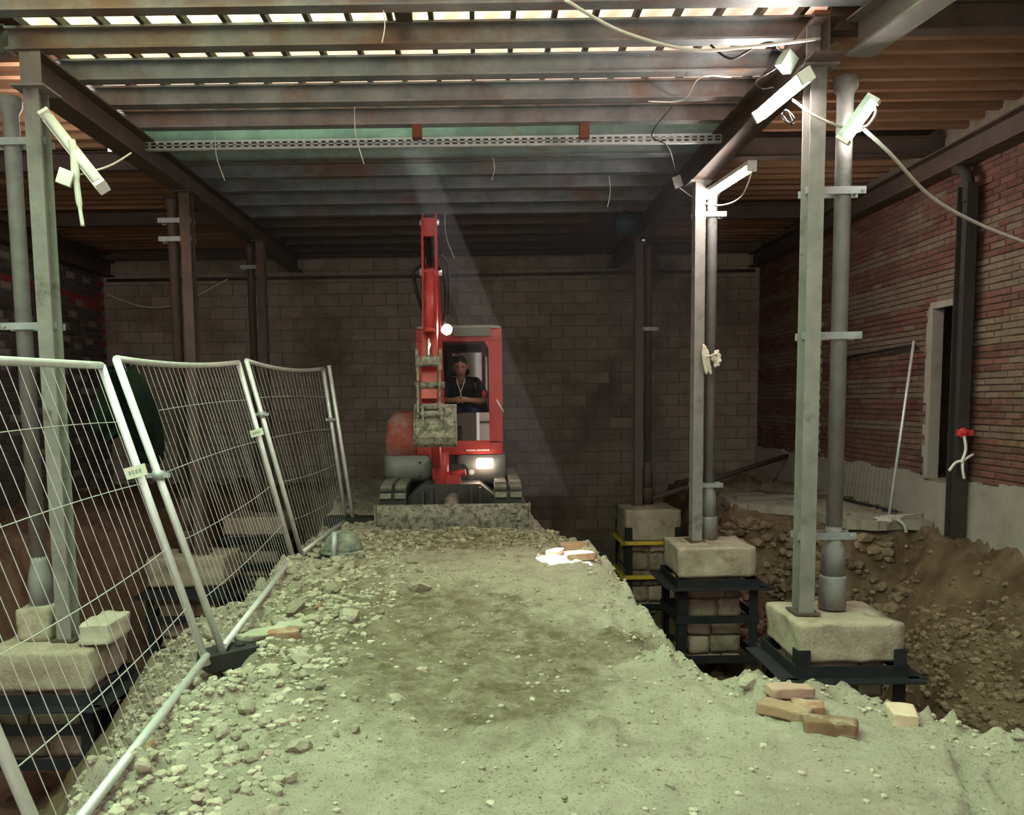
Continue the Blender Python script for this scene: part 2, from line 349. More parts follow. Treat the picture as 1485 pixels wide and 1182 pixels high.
dBR = sd_poly(GX, GY, BANK_R)+wob*1.6+.12*nb
hbr = .15-np.maximum(0, dBR)*np.where(GY > 8.6, 2.8, 1.35)-np.clip((dBR+.5)/.5, 0, 1)**2*.06
dBL = sd_poly(GX, GY, BANK_L)+wob*1.5+.12*nb
hbl = .12-np.maximum(0, dBL)*2.4
pit = -1.55+.15*nb
GZ = smax(smax(hr, hbr, .04), smax(hbl, pit, .04), .04)
GZ = GZ+hills(GX, GY, 4.02, 7.25, .38, .7, .6)+hills(GX, GY, 3.7, 6.2, .4, .4, .25)   # spoil heap on the bank
GZ = GZ+hills(GX, GY, -2.45, 6.2, .45, .7, .30)+hills(GX, GY, -2.0, 5.4, .3, .6, .10)
onr = np.clip(-dR/.35, 0, 1)
leftedge = np.clip(1-(GX+1.75)/.75, 0, 1)*(GX < 0)*(dR < .7)
rough = .028+.085*(1-onr)+.03*leftedge
GZ = GZ+rough*nm*1.2+rough*.8*nf+.03*nb*onr
GZ = GZ+hills(GX, GY, .95, 7.0, .35, .4, .06)+hills(GX, GY, -.2, 8.55, 1.0, .22, .05)
def crack(pts, dep, wd):
    d = np.full(GX.shape, 9.0)
    for (ax, ay), (bx, by) in zip(pts[:-1], pts[1:]):
        ex, ey = bx-ax, by-ay; t = np.clip(((GX-ax)*ex+(GY-ay)*ey)/(ex*ex+ey*ey), 0, 1); d = np.minimum(d, np.hypot(GX-ax-t*ex, GY-ay-t*ey))
    return dep*np.exp(-(d/wd)**2)
def gpx(*pp): return [tuple(atZ(x, y, .2)[:2]) for x, y in pp]
GZ = GZ-crack(gpx((1385, 1085), (1400, 1118), (1412, 1150), (1404, 1200)), .06, .022)-crack(gpx((1308, 1138), (1345, 1146), (1405, 1145), (1470, 1165)), .05, .018)-crack(gpx((1440, 1120), (1462, 1150), (1500, 1162)), .06, .03)
sphole = nfield(GX, GY, 3.0, 2, 41)
brown = np.clip(hills(GX, GY, -.45, 5.0, .95, 1.6, 1.25)+hills(GX, GY, .2, 4.3, .5, .9, .8)+hills(GX, GY, .85, 4.75, .3, .25, .9)+hills(GX, GY, -.4, 8.2, 1.6, .9, 1.1)+hills(GX, GY, -1.15, 6.0, .35, 2.0, .7)+hills(GX, GY, .1, 3.9, .5, .5, .5)+.25*(sphole > .42), 0, 1)
dust = np.clip(1-np.maximum(0, dR)/.22, 0, 1)
dust = np.maximum(dust, (GX < 0)*np.clip(1-np.maximum(0, dR)/1.3, 0, 1)*.9)
dust = np.maximum(dust, .30*np.clip(-dBR/.3, 0, 1)+0*dust)
redm = np.clip((-GX-3.1)/.6, 0, 1)*.75
from bisect import bisect_left
YS = list(ys); XS = list(xs)
def ground(x, y):
    i = min(max(bisect_left(YS, y), 1), len(YS)-1); j = min(max(bisect_left(XS, x), 1), len(XS)-1)
    ty = (y-YS[i-1])/(YS[i]-YS[i-1]); tx = (x-XS[j-1])/(XS[j]-XS[j-1])
    a = GZ[i-1, j-1]*(1-tx)+GZ[i-1, j]*tx; b = GZ[i, j-1]*(1-tx)+GZ[i, j]*tx
    return float(a*(1-ty)+b*ty)
ny, nx = GX.shape
me = bpy.data.meshes.new('floor')
co = np.stack([GX, GY, GZ], -1).reshape(-1, 3)
idx = np.arange(ny*nx).reshape(ny, nx)
quads = np.stack([idx[:-1, :-1], idx[:-1, 1:], idx[1:, 1:], idx[1:, :-1]], -1).reshape(-1, 4)
me.vertices.add(len(co)); me.vertices.foreach_set('co', co.ravel().astype(np.float32))
me.loops.add(quads.size); me.loops.foreach_set('vertex_index', quads.ravel().astype(np.int32))
me.polygons.add(len(quads)); me.polygons.foreach_set('loop_start', np.arange(0, quads.size, 4, dtype=np.int32)); me.polygons.foreach_set('loop_total', np.full(len(quads), 4, np.int32))
me.polygons.foreach_set('use_smooth', np.ones(len(quads), bool)); me.update(calc_edges=True)
ca = me.color_attributes.new('soil', 'FLOAT_COLOR', 'POINT')
ca.data.foreach_set('color', np.stack([dust, brown*dust, redm*(1-dust), np.ones_like(dust)], -1).reshape(-1).astype(np.float32))
me.materials.append(earth)
floor = bpy.data.objects.new('floor', me); C.objects.link(floor); floor['kind'] = 'structure'; ORG['floor'] = (0, 0, 0)

# loose pebbles and soil crumbs: too many to count
ICO = [(0, 0, -1), (.72, -.53, -.45), (-.28, -.85, -.45), (-.89, 0, -.45), (-.28, .85, -.45), (.72, .53, -.45), (.28, -.85, .45), (-.72, -.53, .45), (-.72, .53, .45), (.28, .85, .45), (.89, 0, .45), (0, 0, 1)]
IF = [(0, 2, 1), (1, 5, 0), (0, 3, 2), (0, 4, 3), (0, 5, 4), (1, 10, 5), (2, 6, 1), (3, 7, 2), (4, 8, 3), (5, 9, 4), (1, 6, 10), (2, 7, 6), (3, 8, 7), (4, 9, 8), (5, 10, 9), (6, 11, 10), (7, 11, 6), (8, 11, 7), (9, 11, 8), (10, 11, 9)]
def crumb(mb, c, r, flat=.7):
    a = random.uniform(0, 6.28); ca_, sa = math.cos(a), math.sin(a); e = random.uniform(.7, 1.3)
    vs = []
    for x, y, z in ICO:
        k = random.uniform(.75, 1.2); x, y, z = x*k*e, y*k, z*k*flat
        vs.append((c[0]+r*(x*ca_-y*sa), c[1]+r*(x*sa+y*ca_), c[2]+r*z))
    mb.add(vs, IF)
peb = MB(); clod = MB()
def inramp(x, y): return sd_poly(np.array([x]), np.array([y]), RAMP)[0]
cnt = 0
while cnt < 12000:
    y = 2.2+7.0*random.random()**1.3; x = random.uniform(-2.6, 2.5)
    d = inramp(x, y)
    if d > (.9 if x < 0 else .25): continue
    le = 1 if x < -1.35+.75*random.random()+.05*(y-4) else (.5 if x > .6 and d > -.3 else .045)
    if random.random() > le: continue
    r = random.choice((.006, .008, .01, .013, .017, .022)) * (1.3 if le == 1 else .8)
    crumb(peb, (x, y, ground(x, y)+r*.12), r); cnt += 1
cnt = 0
while cnt < 3200:
    y = 2.4+6.4*random.random(); x = random.gauss(-.3, .9)
    if inramp(x, y) > -.1: continue
    if random.random() > .15+brown[min(bisect_left(YS, y), ny-1), min(bisect_left(XS, x), nx-1)]: continue
    r = random.choice((.004, .004, .005, .006, .008, .011)); crumb(clod, (x, y, ground(x, y)+r*.1), r*(.8+.06*(y-2.5)), .35); cnt += 1
cnt = 0
bankst = MB()
while cnt < 1500:                                  # stones in the cut banks
    x = random.gauss(4.0, .35) if cnt % 3 else random.uniform(3.2, 4.95); y = random.gauss(6.6, .6) if cnt % 3 else random.uniform(5.2, 11)
    if not (3.2 < x < 4.95 and 5 < y < 11): continue
    z = ground(x, y)
    if z < -1.5: continue
    if random.random() > (1 if (z < -.2) else .4): continue
    r = random.choice((.012, .016, .02, .03, .045)); crumb(bankst, (x, y, z), r); cnt += 1
cnt = 0; ridge = MB()
while cnt < 900:                                   # churned clods in front of the dozer blade
    x = random.uniform(-1.3, .85); y = 8.66-abs(random.gauss(0, .42))
    if y > 8.66 or inramp(x, y) > -.02: continue
    r = random.choice((.012, .016, .02, .026, .036)); crumb(ridge, (x, y, ground(x, y)+r*.3), r, .75); cnt += 1
cnt = 0
while cnt < 600:                                   # stones in the steep faces under the slab
    x = random.uniform(3.0, 4.5); y = random.uniform(8.4, 10.9); z = ground(x, y)
    if z < -1.45 or z > .02: continue
    r = random.choice((.03, .04, .06, .09)); crumb(bankst, (x, y, z), r); cnt += 1
for b, n, mt in ((ridge, 'churned_clods', M('churned_clod', (.17, .14, .085), (.34, .29, .20), 9, .97, 0, .5, 30, rnd=.35)), (peb, 'pebbles', stone_pale), (clod, 'soil_crumbs', stone_brown), (bankst, 'bank_stones', M('bank_stone', (.13, .09, .055), (.24, .18, .115), 9, .97, 0, .5, 30, rnd=.3))):
    o = b.build(n, mt, floor, fix=False); o['kind'] = 'stuff'

# ================================================================== SHELL
def shell(name, mb, mt, kind='structure'):
    o = mb.build(name, mt, None, (0, 0, 0)); o['kind'] = kind; return o
YB, XR, XL, ZT = 15.0, 5.0, -6.7, 3.9
LOW = -1.6
# back wall: recessed mortar bed with proud blocks
wall_back = shell('wall_back', MB().box((XL-.3, YB+.02, LOW), (XR+.5, YB+.4, 4.5)), mortar_m)
ceilpx = []
def masonry(parent, place, u0, u1, v0, v1, bl, bh, joint, depth, mats, pick, limit_pos, name, stuffname, keep=lambda u, v: True, thick=.06):
    """running bond of individual pieces; place(u,v,d) -> world; mats = list of materials; limit_pos(u,v) -> sort key for the 300 singles"""
    meshes = {}
    items = []
    row = 0; v = v0
    while v < v1-.5*bh:
        u = u0-(bl/2 if row % 2 else 0)
        while u < u1:
            a = max(u, u0); b = min(u+bl-joint, u1)
            if b-a > bl*.3 and keep((a+b)/2, v+bh/2): items.append((a, b, v, pick((a+b)/2, v+bh/2)))
            u += bl
        v += bh; row += 1
    items.sort(key=lambda t: limit_pos((t[0]+t[1])/2, t[2]))
    rest = MB()
    for k, (a, b, vv, mi) in enumerate(items):
        hh = bh-joint; L = b-a; pr = depth+random.uniform(-.006, .006)
        def corner(uu, vz, d): return place(uu, vz, d)
        def blockmb(mb, ua, ub, va, vb, d, cx, mi=0):
            e = .006
            fr = [place(ua+e, va+e, d), place(ub-e, va+e, d), place(ub-e, vb-e, d), place(ua+e, vb-e, d)]
            mid = [place(ua, va, d-e), place(ub, va, d-e), place(ub, vb, d-e), place(ua, vb, d-e)]
            bk = [place(ua, va, d-thick), place(ub, va, d-thick), place(ub, vb, d-thick), place(ua, vb, d-thick)]
            vs = [Vector(p)-Vector(cx) for p in fr+mid+bk]
            fs = [(0, 1, 2, 3)]+[(i, 4+i, 4+(i+1) % 4, (i+1) % 4) for i in range(4)]+[(4+i, 8+i, 8+(i+1) % 4, 4+(i+1) % 4) for i in range(4)]
            mb.add(vs, fs, False, mi)
        if k < 300:
            key = (round(L, 3), mi)
            if key not in meshes:
                mb = MB(); cx0 = place(L/2, hh/2, 0); blockmb(mb, 0, L, 0, hh, 0, cx0); meshes[key] = mb.mesh(name, mats[mi])
            put(name, meshes[key], parent, place((a+b)/2, vv+hh/2, pr), (random.uniform(-.006, .006), random.uniform(-.006, .006), random.uniform(-.004, .004)))
        else:
            blockmb(rest, a, b, vv, vv+hh, pr, (0, 0, 0), mi)
    if rest.v:
        me_ = rest.mesh(stuffname, mats); o = bpy.data.objects.new(stuffname, me_); C.objects.link(o); o.parent = parent; o['kind'] = 'stuff'
def bp(u, v, d): return (u, YB+.02-d, v)
masonry(wall_back, bp, XL, XR, -1.2, 4.12, .42, .205, .012, .018, [block_back, M('paler_block', (.27, .225, .175), (.37, .31, .25), 2.5, .95, 0, .7, 14, rnd=.06)], lambda u, v: 1 if random.random() < .08 else 0, lambda u, v: abs(u+.8)+1.2*abs(v-1.9), 'wall_block', 'wall_blockwork', thick=.05)
# right wall: brick with bands, two slot openings
HOLES = [(8.72, 9.24, .66, 2.53), (12.35, 12.95, .2, 2.62)]
def rp(u, v, d): return (XR+.02-d, u, v)
wr = MB()
seg = [(-2.2, 8.72), (9.24, 12.35), (12.95, YB+.4)]
for a, b in seg: wr.box((XR+.02, a, LOW), (XR+.10, b, 4.5))
for y0, y1, z0, z1 in HOLES:
    wr.box((XR+.02, y0, LOW), (XR+.10, y1, z0)); wr.box((XR+.02, y0, z1), (XR+.10, y1, 4.5))
    wr.box((XR+1.2, y0-1, LOW), (XR+1.3, y1+1, 4.5)); wr.box((XR+.10, y0-1.0, LOW), (XR+1.3, y0-.9, 4.5)); wr.box((XR+.10, y1+.9, LOW), (XR+1.3, y1+1.0, 4.5)); wr.box((XR+.10, y0-1, 4.4), (XR+1.3, y1+1, 4.5)); wr.box((XR+.10, y0-1, z0-.15), (XR+1.3, y1+1, z0))  # closed unseen box added behind each slot to block daylight
wall_right = shell('wall_right', wr, mortar_m)
BANDS = [(.7, 1.15, 0), (1.15, 1.27, 1), (1.27, 1.53, 0), (1.53, 1.79, 1), (1.79, 2.07, 0), (2.07, 2.33, 1), (2.33, 2.62, 0), (2.62, 2.92, 1), (2.92, 3.16, 0), (3.16, 3.34, 1), (3.34, 4.2, 0)]
def rpick(u, v):
    for a, b, k in BANDS:
        if a <= v < b: return k if random.random() < .97 else 1-k
    return 0
def rkeep(u, v):
    for y0, y1, z0, z1 in HOLES:
        if y0-.1 < u < y1+.1 and z0-.02 < v < z1+.02: return False
    return True
masonry(wall_right, rp, 5.6, YB, .70, 4.1, .232, .0655, .011, .02, [brick_red, brick_beige], rpick, lambda u, v: u+2.5*abs(v-1.9)*.3+(20 if u < 7.4 else 0), 'brick', 'brickwork', rkeep)
for y0, y1, z0, z1 in HOLES:                        # rendered jambs and lintel of the slots
    t = MB()
    for z in np.arange(z0, z1, .12):
        e = random.uniform(.05, .13); t.box((XR-.012, y1-.01, z), (XR+.11, y1+e, min(z+.12, z1+.03)))
    t.box((XR-.008, y0-.1, z1), (XR+.11, y1+.06, z1+.07))
    for z in np.arange(z0, z1, .14): t.box((XR-.004, y0-random.uniform(.05, .12), z), (XR+.11, y0+.02, z+.14))
    o = shell('trim_%d' % (1+HOLES.index((y0, y1, z0, z1))), t, plaster)
pl = MB(); random.seed(3)
yy = 5.6
while yy < YB:                                       # cement plinth with a broken upper edge
    nx_ = min(YB, yy+random.uniform(.05, .10)); h = .70+.06*mn.noise((yy*1.9, 3, 1))+.03*mn.noise((yy*7, 5, 1))+random.uniform(-.008, .008)
    for y0, y1, z0, z1 in HOLES:
        if y0-.2 < (yy+nx_)/2 < y1+.1: h = z0-.03
    pl.box((XR-.034, yy, -.3), (XR+.03, nx_, h)); yy = nx_
shell('baseboard_right', pl, plaster)
# left wall
def lp(u, v, d): return (XL-.02+d, u, v)
wall_left = shell('wall_left', MB().box((XL-.4, -2.2, LOW), (XL-.02, YB+.4, 4.5)), mortar_m)
masonry(wall_left, lp, 10.6, YB, -.2, 4.1, .27, .105, .014, .018, [brick_dark, brick_pale, red_paint], lambda u, v: 2 if (v > 3.32+.02*math.sin(u*9) and v < 3.5) or (u > 14.8 and v > 2.5) else (1 if random.random() < .13 else 0), lambda u, v: abs(v-2)+abs(u-12.5)*.3, 'stone', 'stonework')

# ---- ceiling
ceil = shell('ceiling', MB().box((XL-.3, 7.95, 4.47), (-.90, YB+.3, 4.52)).box((-.64, 7.95, 4.47), (XR+.4, YB+.3, 4.52)).box((-.90, 7.95, 4.47), (-.64, 8.55, 4.52)).box((-.90, 8.99, 4.47), (-.64, YB+.3, 4.52)).box((XL-.3, 4.9, 4.47), (-3.3, 7.95, 4.52)).box((2.6, 4.9, 4.47), (XR+.4, 7.95, 4.52)), wood_dark)
jm = {}
def joists(x0, x1, y0, y1, step, skip):
    y = y0
    mb = MB().box((x0, -.035, -.08), (x1, .035, .08)); me_ = mb.mesh('joist', wood)
    while y < y1:
        if all(abs(y-s) > .16 for s in skip): put('joist', me_, ceil, (0, y+random.uniform(-.012, .012), 4.385+random.uniform(-.006, .006)), (random.uniform(-.01, .01), 0, random.uniform(-.002, .002)))
        y += step
SIDE = (6.1, 9.17, 12.2)
joists(2.46, 5.25, 4.95, 14.9, .273, SIDE)
joists(-6.95, -3.38, 4.95, 14.9, .273, (6.28, 9.31, 12.1))
# roof panes over the central bay and the battens that carry them
pm = {}
for i in range(21):
    x0 = -3.27+i*.295
    for j, (y0, y1) in enumerate(((4.9, 5.95), (5.96, 7.94))):
        key = j
        if key not in pm: pm[key] = MB().box((.004, y0, 4.372), (.291, y1, 4.382)).mesh('roof_pane', roof_pane_m)
        if x0 < 2.5: put('roof_pane', pm[key], ceil, (x0, 0, random.uniform(0, .01)))
bt = MB().box((-.018, 4.9, 4.314), (.018, 7.94, 4.372)).mesh('batten', wood_dark)
for i in range(21):
    x0 = -3.27+i*.295
    if x0 < 2.65: put('batten', bt, ceil, (x0, 0, 0))
o = MB().box((-.57, 4.9, 4.30), (-.45, 6.2, 4.37)).build('batten', wood_dark, ceil)

# ================================================================== STEELWORK
def ibeam_poly(w_, h_, tf, tw):                       # section: (across, up) from the bottom centre
    a, b = w_/2, tw/2
    return [(-a, 0), (a, 0), (a, tf), (b, tf), (b, h_-tf), (a, h_-tf), (a, h_), (-a, h_), (-a, h_-tf), (-b, h_-tf), (-b, tf), (-a, tf)]
ORD = ['first', 'second', 'third', 'fourth', 'fifth', 'sixth', 'seventh', 'eighth', 'ninth', 'tenth', 'eleventh', 'twelfth', 'thirteenth', 'fourteenth', 'fifteenth', 'sixteenth', 'seventeenth']
CB = [5.66, 6.25, 6.83, 7.39, 7.98, 8.42, 9.05, 9.72, 10.34, 11.05, 11.7, 12.42, 13.1, 13.75, 14.4]
for i, y in enumerate(CB):
    h_ = .16
    mb = MB().prism([(y+a, 4.152+b) for a, b in ibeam_poly(.115, h_, .016, .012)], 'x', -3.33-.05*(i % 2), 2.56+.04*(i % 3))
    nm_ = 'steel_cross_beam'
    tag(mb.build(nm_, steel_beam if i < 11 else steel_rust, None), '%s steel cross beam from the front of the central ceiling, resting on both girders' % ORD[i], 'beam', 'cross beams over the central bay', 'thing')
    if i in (5,):
        for xx in (-.63, 1.05):
            pass
for nm_, x, ya, yb, lab in (('steel_girder', -3.23, 6.2, YB, 'long dark steel girder running to the back wall above the mesh fence'), ('steel_girder', 2.38, 5.82, YB, 'long steel girder running to the back wall with fluorescent lamps along it')):
    mb = MB().prism([(x+a, 3.9+b) for a, b in ibeam_poly(.20, .25, .016, .014)], 'y', ya, yb)
    g = mb.build(nm_, steel_rust, None); tag(g, lab, 'girder', None, 'thing')
    if x < 0: MB().box((x-.05, ya-.012, 3.9), (x+.10, ya, 4.13)).build('end_plate', steel_grey, g)
    else:
        for by in (6.02, 6.12, 6.22): MB().tube([(x-.035, by, 4.02+.02*(by > 6.1)), (x-.005, by, 4.02+.02*(by > 6.1))], .014, 6).build('bolt', steel_rust, g)
        MB().box((x-.1, 5.95, 3.915), (x-.006, 5.965, 4.136)).build('stiffener', steel_grey, g)
# second girder leaving the front right column towards the street
a = Vector((2.66, 6.0, 3.98)); b = Vector((2.95, 3.9, 3.98)); dv = (b-a).normalized()
g = MB().prism([(p, 3.94+q) for p, q in ibeam_poly(.2, .25, .016, .014)], 'y', 0, (b-a).length)
ang = math.atan2(-dv.x, dv.y)
g.v = [tuple(Matrix.Rotation(ang, 3, 'Z') @ Vector((x, y, 0))+Vector((a.x, a.y, z))) for x, y, z in g.v]
tag(g.build('steel_girder', steel_grey, None), 'short green-lit girder running forward from the top of the column with the tilted lamp', 'girder', None, 'thing')
# side bay beams on the column lines
for k, (x0, x1, y, lab) in enumerate(((2.5, 5.0, 6.1, 'dark steel beam among the orange joists beside the front lamp column'), (2.5, 5.0, 9.17, 'dark steel beam among the joists from the ragged-tied column to the brick wall'), (2.5, 5.0, 12.2, 'dark steel beam under the joists at the far end of the brick side bay'),
                                      (-6.7, -3.4, 9.31, 'dark steel beam under the joists behind the hanging unlit lamp'), (-6.7, -3.4, 12.1, 'dark steel beam under the joists near the sooty block wall'), (-6.7, -3.4, 6.28, 'dark steel beam over the side bay at the front fence column'))):
    tag(MB().prism([(y+p, 4.14+q) for p, q in ibeam_poly(.12, .2, .014, .012)], 'x', x0, x1).build('steel_bay_beam', steel_rust, None), lab, 'beam', 'side bay beams', 'thing')
# wall plates
tag(MB().prism([(XR-.12+p, 3.88+q) for p, q in ibeam_poly(.2, .24, .016, .014)], 'y', 4.5, YB).build('steel_wall_beam', steel_rust, None), 'dark steel beam along the top of the red brick wall', 'beam', None, 'thing')
tag(MB().prism([(XL+.14+p, 3.86+q) for p, q in ibeam_poly(.2, .26, .016, .014)], 'y', 4.5, YB).build('steel_wall_beam', steel_rust, None), 'dark steel beam along the top of the sooty block wall', 'beam', None, 'thing')
tag(MB().prism([(YB-.12+p, 3.86+.28+q) for p, q in ibeam_poly(.14, .16, .014, .012)], 'x', XL+.2, XR-.2).build('steel_wall_beam', steel_rust, None), 'dark steel beam under the ceiling along the back wall', 'beam', None, 'thing')
tag(MB().tube([(XL+.1, YB-.05, 3.80), (-1, YB-.05, 3.80), (XR-.1, YB-.05, 3.82)], .028, 8).build('wall_pipe', steel_rust, None), 'long dark pipe running level across the top of the back wall', 'pipe')

# ---- columns: H-section stanchion and cast-iron pipe column side by side
HP = ibeam_poly(.11, .15, .012, .010)
def hcol(x, y, z0, z1, mt, label, w_=1.0, lean=0):
    t = thing('steel_column', label, 'column', (x, y, z0), 'H-section steel columns')
    mb = MB().prism([(x+a*w_, y-.075+b) for a, b in HP], 'z', z0+.012, z1); mb.build('shaft', mt, t)
    MB().box((x-.09, y-.11, z0), (x+.09, y+.11, z0+.014)).build('base_plate', steel_rust, t)
    MB().box((x-.12, y-.13, z1), (x+.12, y+.13, z1+.014)).build('cap_plate', mt, t)
    return t
def pcol(x, y, z0, z1, r, mt, label, clamps, hx):
    t = thing('iron_pipe_column', label, 'column', (x, y, z0), 'round iron columns')
    MB().lathe([(r*1.0, z0+.62), (r*1.0, z1-.12), (r*1.5, z1-.07), (r*1.5, z1)], (x, y), 16).build('shaft', mt, t)
    MB().lathe([(r*1.72, z0), (r*1.72, z0+.24), (r*1.62, z0+.255)], (x, y), 18).build('base_socket', mt, t)
    MB().lathe([(r*1.48, z0+.25), (r*1.48, z0+.43), (r*1.4, z0+.48), (r*1.02, z0+.58), (r, z0+.63)], (x, y), 18).build('collar', mt, t)
    for cz in clamps:
        s = 1 if x > hx else -1
        a0, a1 = (hx-.03, x+r+.08) if s > 0 else (x-r-.08, hx+.03)
        c = MB().box((a0, y-r-.016, cz-.026), (a1, y-r-.004, cz+.026)).box((a0, y+r+.004, cz-.026), (a1, y+r+.016, cz+.026))
        for bx in (a1-.03, a0+.03) if s > 0 else (a0+.03, a1-.03): c.tube([(bx, y-r-.03, cz), (bx, y+r+.03, cz)], .012, 6)
        c.build('clamp', zinc, t)
    return t
def zpx(px, py, Y): return atY(px, py, Y).z
COLS = []
hcol(2.40, 6.10, -.02, 3.886, steel_grey, 'pale steel H-column beside the tilted lamp, on the front dusty block')
pcol(2.67, 6.22, -.02, 3.88, .058, cast_iron, 'pale grey iron pipe column under the tilted lamp', [zpx(1225, 278, 6.2), zpx(1225, 487, 6.2), zpx(1225, 776, 6.2)], 2.40)
hcol(2.38, 9.15, .0, 3.886, steel_grey, 'dusty steel H-column with the cream rag tied at its side')
pcol(2.56, 9.28, .0, 3.88, .058, cast_iron, 'dusty iron pipe column with a bright glint and cream rag', [zpx(1035, 310, 9.2), zpx(1035, 704, 9.2)], 2.38)
hcol(2.30, 12.15, .02, 3.886, steel_rust, 'dark rusty H-column by the yellow-strapped pedestal')
pcol(2.47, 12.28, .02, 3.80, .055, steel_rust, 'dark thin iron pipe column with a shiny ball at its top', [2.6], 2.30)
hcol(-3.22, 6.28, -.2, 3.886, steel_grey, 'grey-green steel H-column behind the fence, beside the hanging unlit lamp')
pcol(-3.47, 6.38, -.2, 3.88, .058, cast_iron, 'grey iron pipe column at the edge behind the fence', [2.2, 3.55], -3.22)
hcol(-3.20, 9.31, -.1, 3.886, steel_rust, 'brown steel H-column behind the middle of the fence')
pcol(-3.40, 9.42, -.1, 3.88, .058, steel_rust, 'dark iron pipe column with two clamps behind the middle fence panel', [3.42, 3.62], -3.20)
hcol(-3.12, 12.1, .0, 3.886, steel_rust, 'far brown H-column behind the fence posts near the back wall')
pcol(-3.30, 12.2, .0, 3.88, .055, steel_rust, 'far thin dark pipe column behind the fence near the back wall', [3.55], -3.12)
# column on the brick wall with its curved head
t = thing('steel_wall_column', 'blackened steel column standing against the brick wall, tied with red-white tape', 'column', (4.87, 8.45, .12))
MB().prism([(4.87+a, 8.36+b*1.2) for a, b in HP], 'z', .12, 3.66).build('shaft', M('blackened_steel', (.03, .028, .025), (.05, .045, .04), 6, .8, .1, .2), t)
MB().tube(spline([(4.87, 8.45, 3.5), (4.87, 8.44, 3.68), (4.86, 8.50, 3.80), (4.84, 8.62, 3.86)]), .055, 8).build('curved_head', MATS['blackened_steel'], t)

# ================================================================== PEDESTALS
def pedestal(x0, x1, y0, y1, zt, capH, zb, labels, style='collar', seed=1, shrink=.09, capm=None):
    cx, cy = (x0+x1)/2, (y0+y1)/2
    t = thing('stone_pedestal', labels[0], 'pedestal', (cx, cy, zb), 'stone column pedestals')
    rough_box(MB(), (x0, y0, zt-capH), (x1, y1, zt), 9, .013, seed, .018).build('cap_block', capm or lime, t)
    random.seed(seed)
    px0, px1, py0, py1 = x0+shrink, x1-shrink, y0+shrink, y1-shrink
    z = zt-capH; MB().box((px0+.04, py0+.04, zb), (px1-.04, py1-.04, z+.01)).build('mortar_core', mortar_m, t)
    k = 0
    while z > zb+.05:
        h = random.uniform(.14, .26); z0 = max(zb, z-h); u = px0
        while u < px1-.02:
            wd = random.uniform(.2, .42); u1 = min(px1, u+wd)
            if px1-u1 < .12: u1 = px1
            rough_box(MB(), (u+.006, py0-.01+random.uniform(-.012, .012), z0+.006), (u1-.006, py0+.2, z-.006), 3, .014, seed+k, .02).build('stone', rubble_pink if random.random() < .35 else rubble_m, t); k += 1; u = u1
        for sx in (0, 1):
            if (sx == 0) != (cx > 0): continue
            v = py0+.02
            while v < py1-.02:
                wd = random.uniform(.25, .42); v1 = min(py1, v+wd)
                xa = px0 if sx == 0 else px1
                rough_box(MB(), (xa-.012 if sx == 0 else xa-.18, v+.006, z0+.006), (xa+.18 if sx == 0 else xa+.012, v1-.006, z-.006), 3, .014, seed+k+50, .02).build('stone', rubble_m, t); k += 1; v = v1
        z = z0
    # steel needling frame
    ft = thing('steel_bracing_frame', labels[1], 'frame', (cx, cy, zb), 'steel frames strapped round the pedestals')
    zc = zt-capH; q = .025
    X0, X1, Y0, Y1 = x0-q+.02, x1+q-.02, y0-q+.02, y1+q-.02
    if style == 'strap':
        X0, X1, Y0, Y1 = px0-.02, px1+.02, py0-.03, py1+.03
    for (ax, ay) in ((X0, Y0), (X1, Y0), (X0, Y1), (X1, Y1)):
        sx = 1 if ax == X0 else -1; sy = 1 if ay == Y0 else -1
        zz = zc+(.10 if style == 'lug' and ay == Y0 else -.02)
        if style == 'strap': zz = zt-.25
        p = MB(); p.box((min(ax, ax+sx*.085), min(ay, ay-sy*.01), zb), (max(ax, ax+sx*.085), max(ay, ay-sy*.01), zz)); p.box((min(ax, ax-sx*.01), min(ay, ay+sy*.085), zb), (max(ax, ax-sx*.01), max(ay, ay+sy*.085), zz)); p.build('corner_post', steel_black, ft)
    def ring(zr, hh, ledge, mt, names=('angle_bar',)):
        e = .03
        for (lo, hi, llo, lhi) in (((X0-.02, Y0-.022, zr), (X1+.02, Y0-.010, zr+hh), (X0-e-.06, Y0-.022-ledge, zr-.010), (X1+e+.06, Y0-.010, zr)),
                                   ((X0-.02, Y1+.010, zr), (X1+.02, Y1+.022, zr+hh), (X0-e, Y1+.010, zr-.010), (X1+e, Y1+.022+ledge, zr)),
                                   ((X0-.022, Y0-.02, zr), (X0-.010, Y1+.02, zr+hh), (X0-.022-ledge, Y0-e-.02, zr-.010), (X0-.010, Y1+e, zr)),
                                   ((X1+.010, Y0-.02, zr), (X1+.022, Y1+.02, zr+hh), (X1+.010, Y0-e-.02, zr-.010), (X1+.022+ledge, Y1+e, zr))):
            b_ = MB().box(lo, hi)
            if ledge: b_.box(llo, lhi)
            b_.build(names[0], mt, ft)
    if style == 'strap':
        for zr in (zc-.03, zc-.52): ring(zr, .035, .05, steel_yellow, ('strap',))
        ring(zb+.1, .07, 0, steel_black, ('flat_bar',))
    else:
        ring(zc-.10, .085, .12, steel_black)
        ring((zc+zb)/2-.02, .085, 0, steel_black, ('flat_bar',))
        ring(zb+.02, .085, 0, steel_black, ('flat_bar',))
    return t
pedestal(2.26, 3.02, 5.80, 6.50, -.03, .29, -1.35, ('pale dusty stone pedestal under the front lamp column', 'black steel frame with upturned corner lugs round the front dusty pedestal'), 'lug', 1)
pedestal(2.10, 2.93, 8.72, 9.50, .0, .33, -1.28, ('pinkish stone pedestal in black frame below the ragged column', 'black steel frame caging the pinkish stone pedestal below the ragged column'), 'collar', 2, .12)
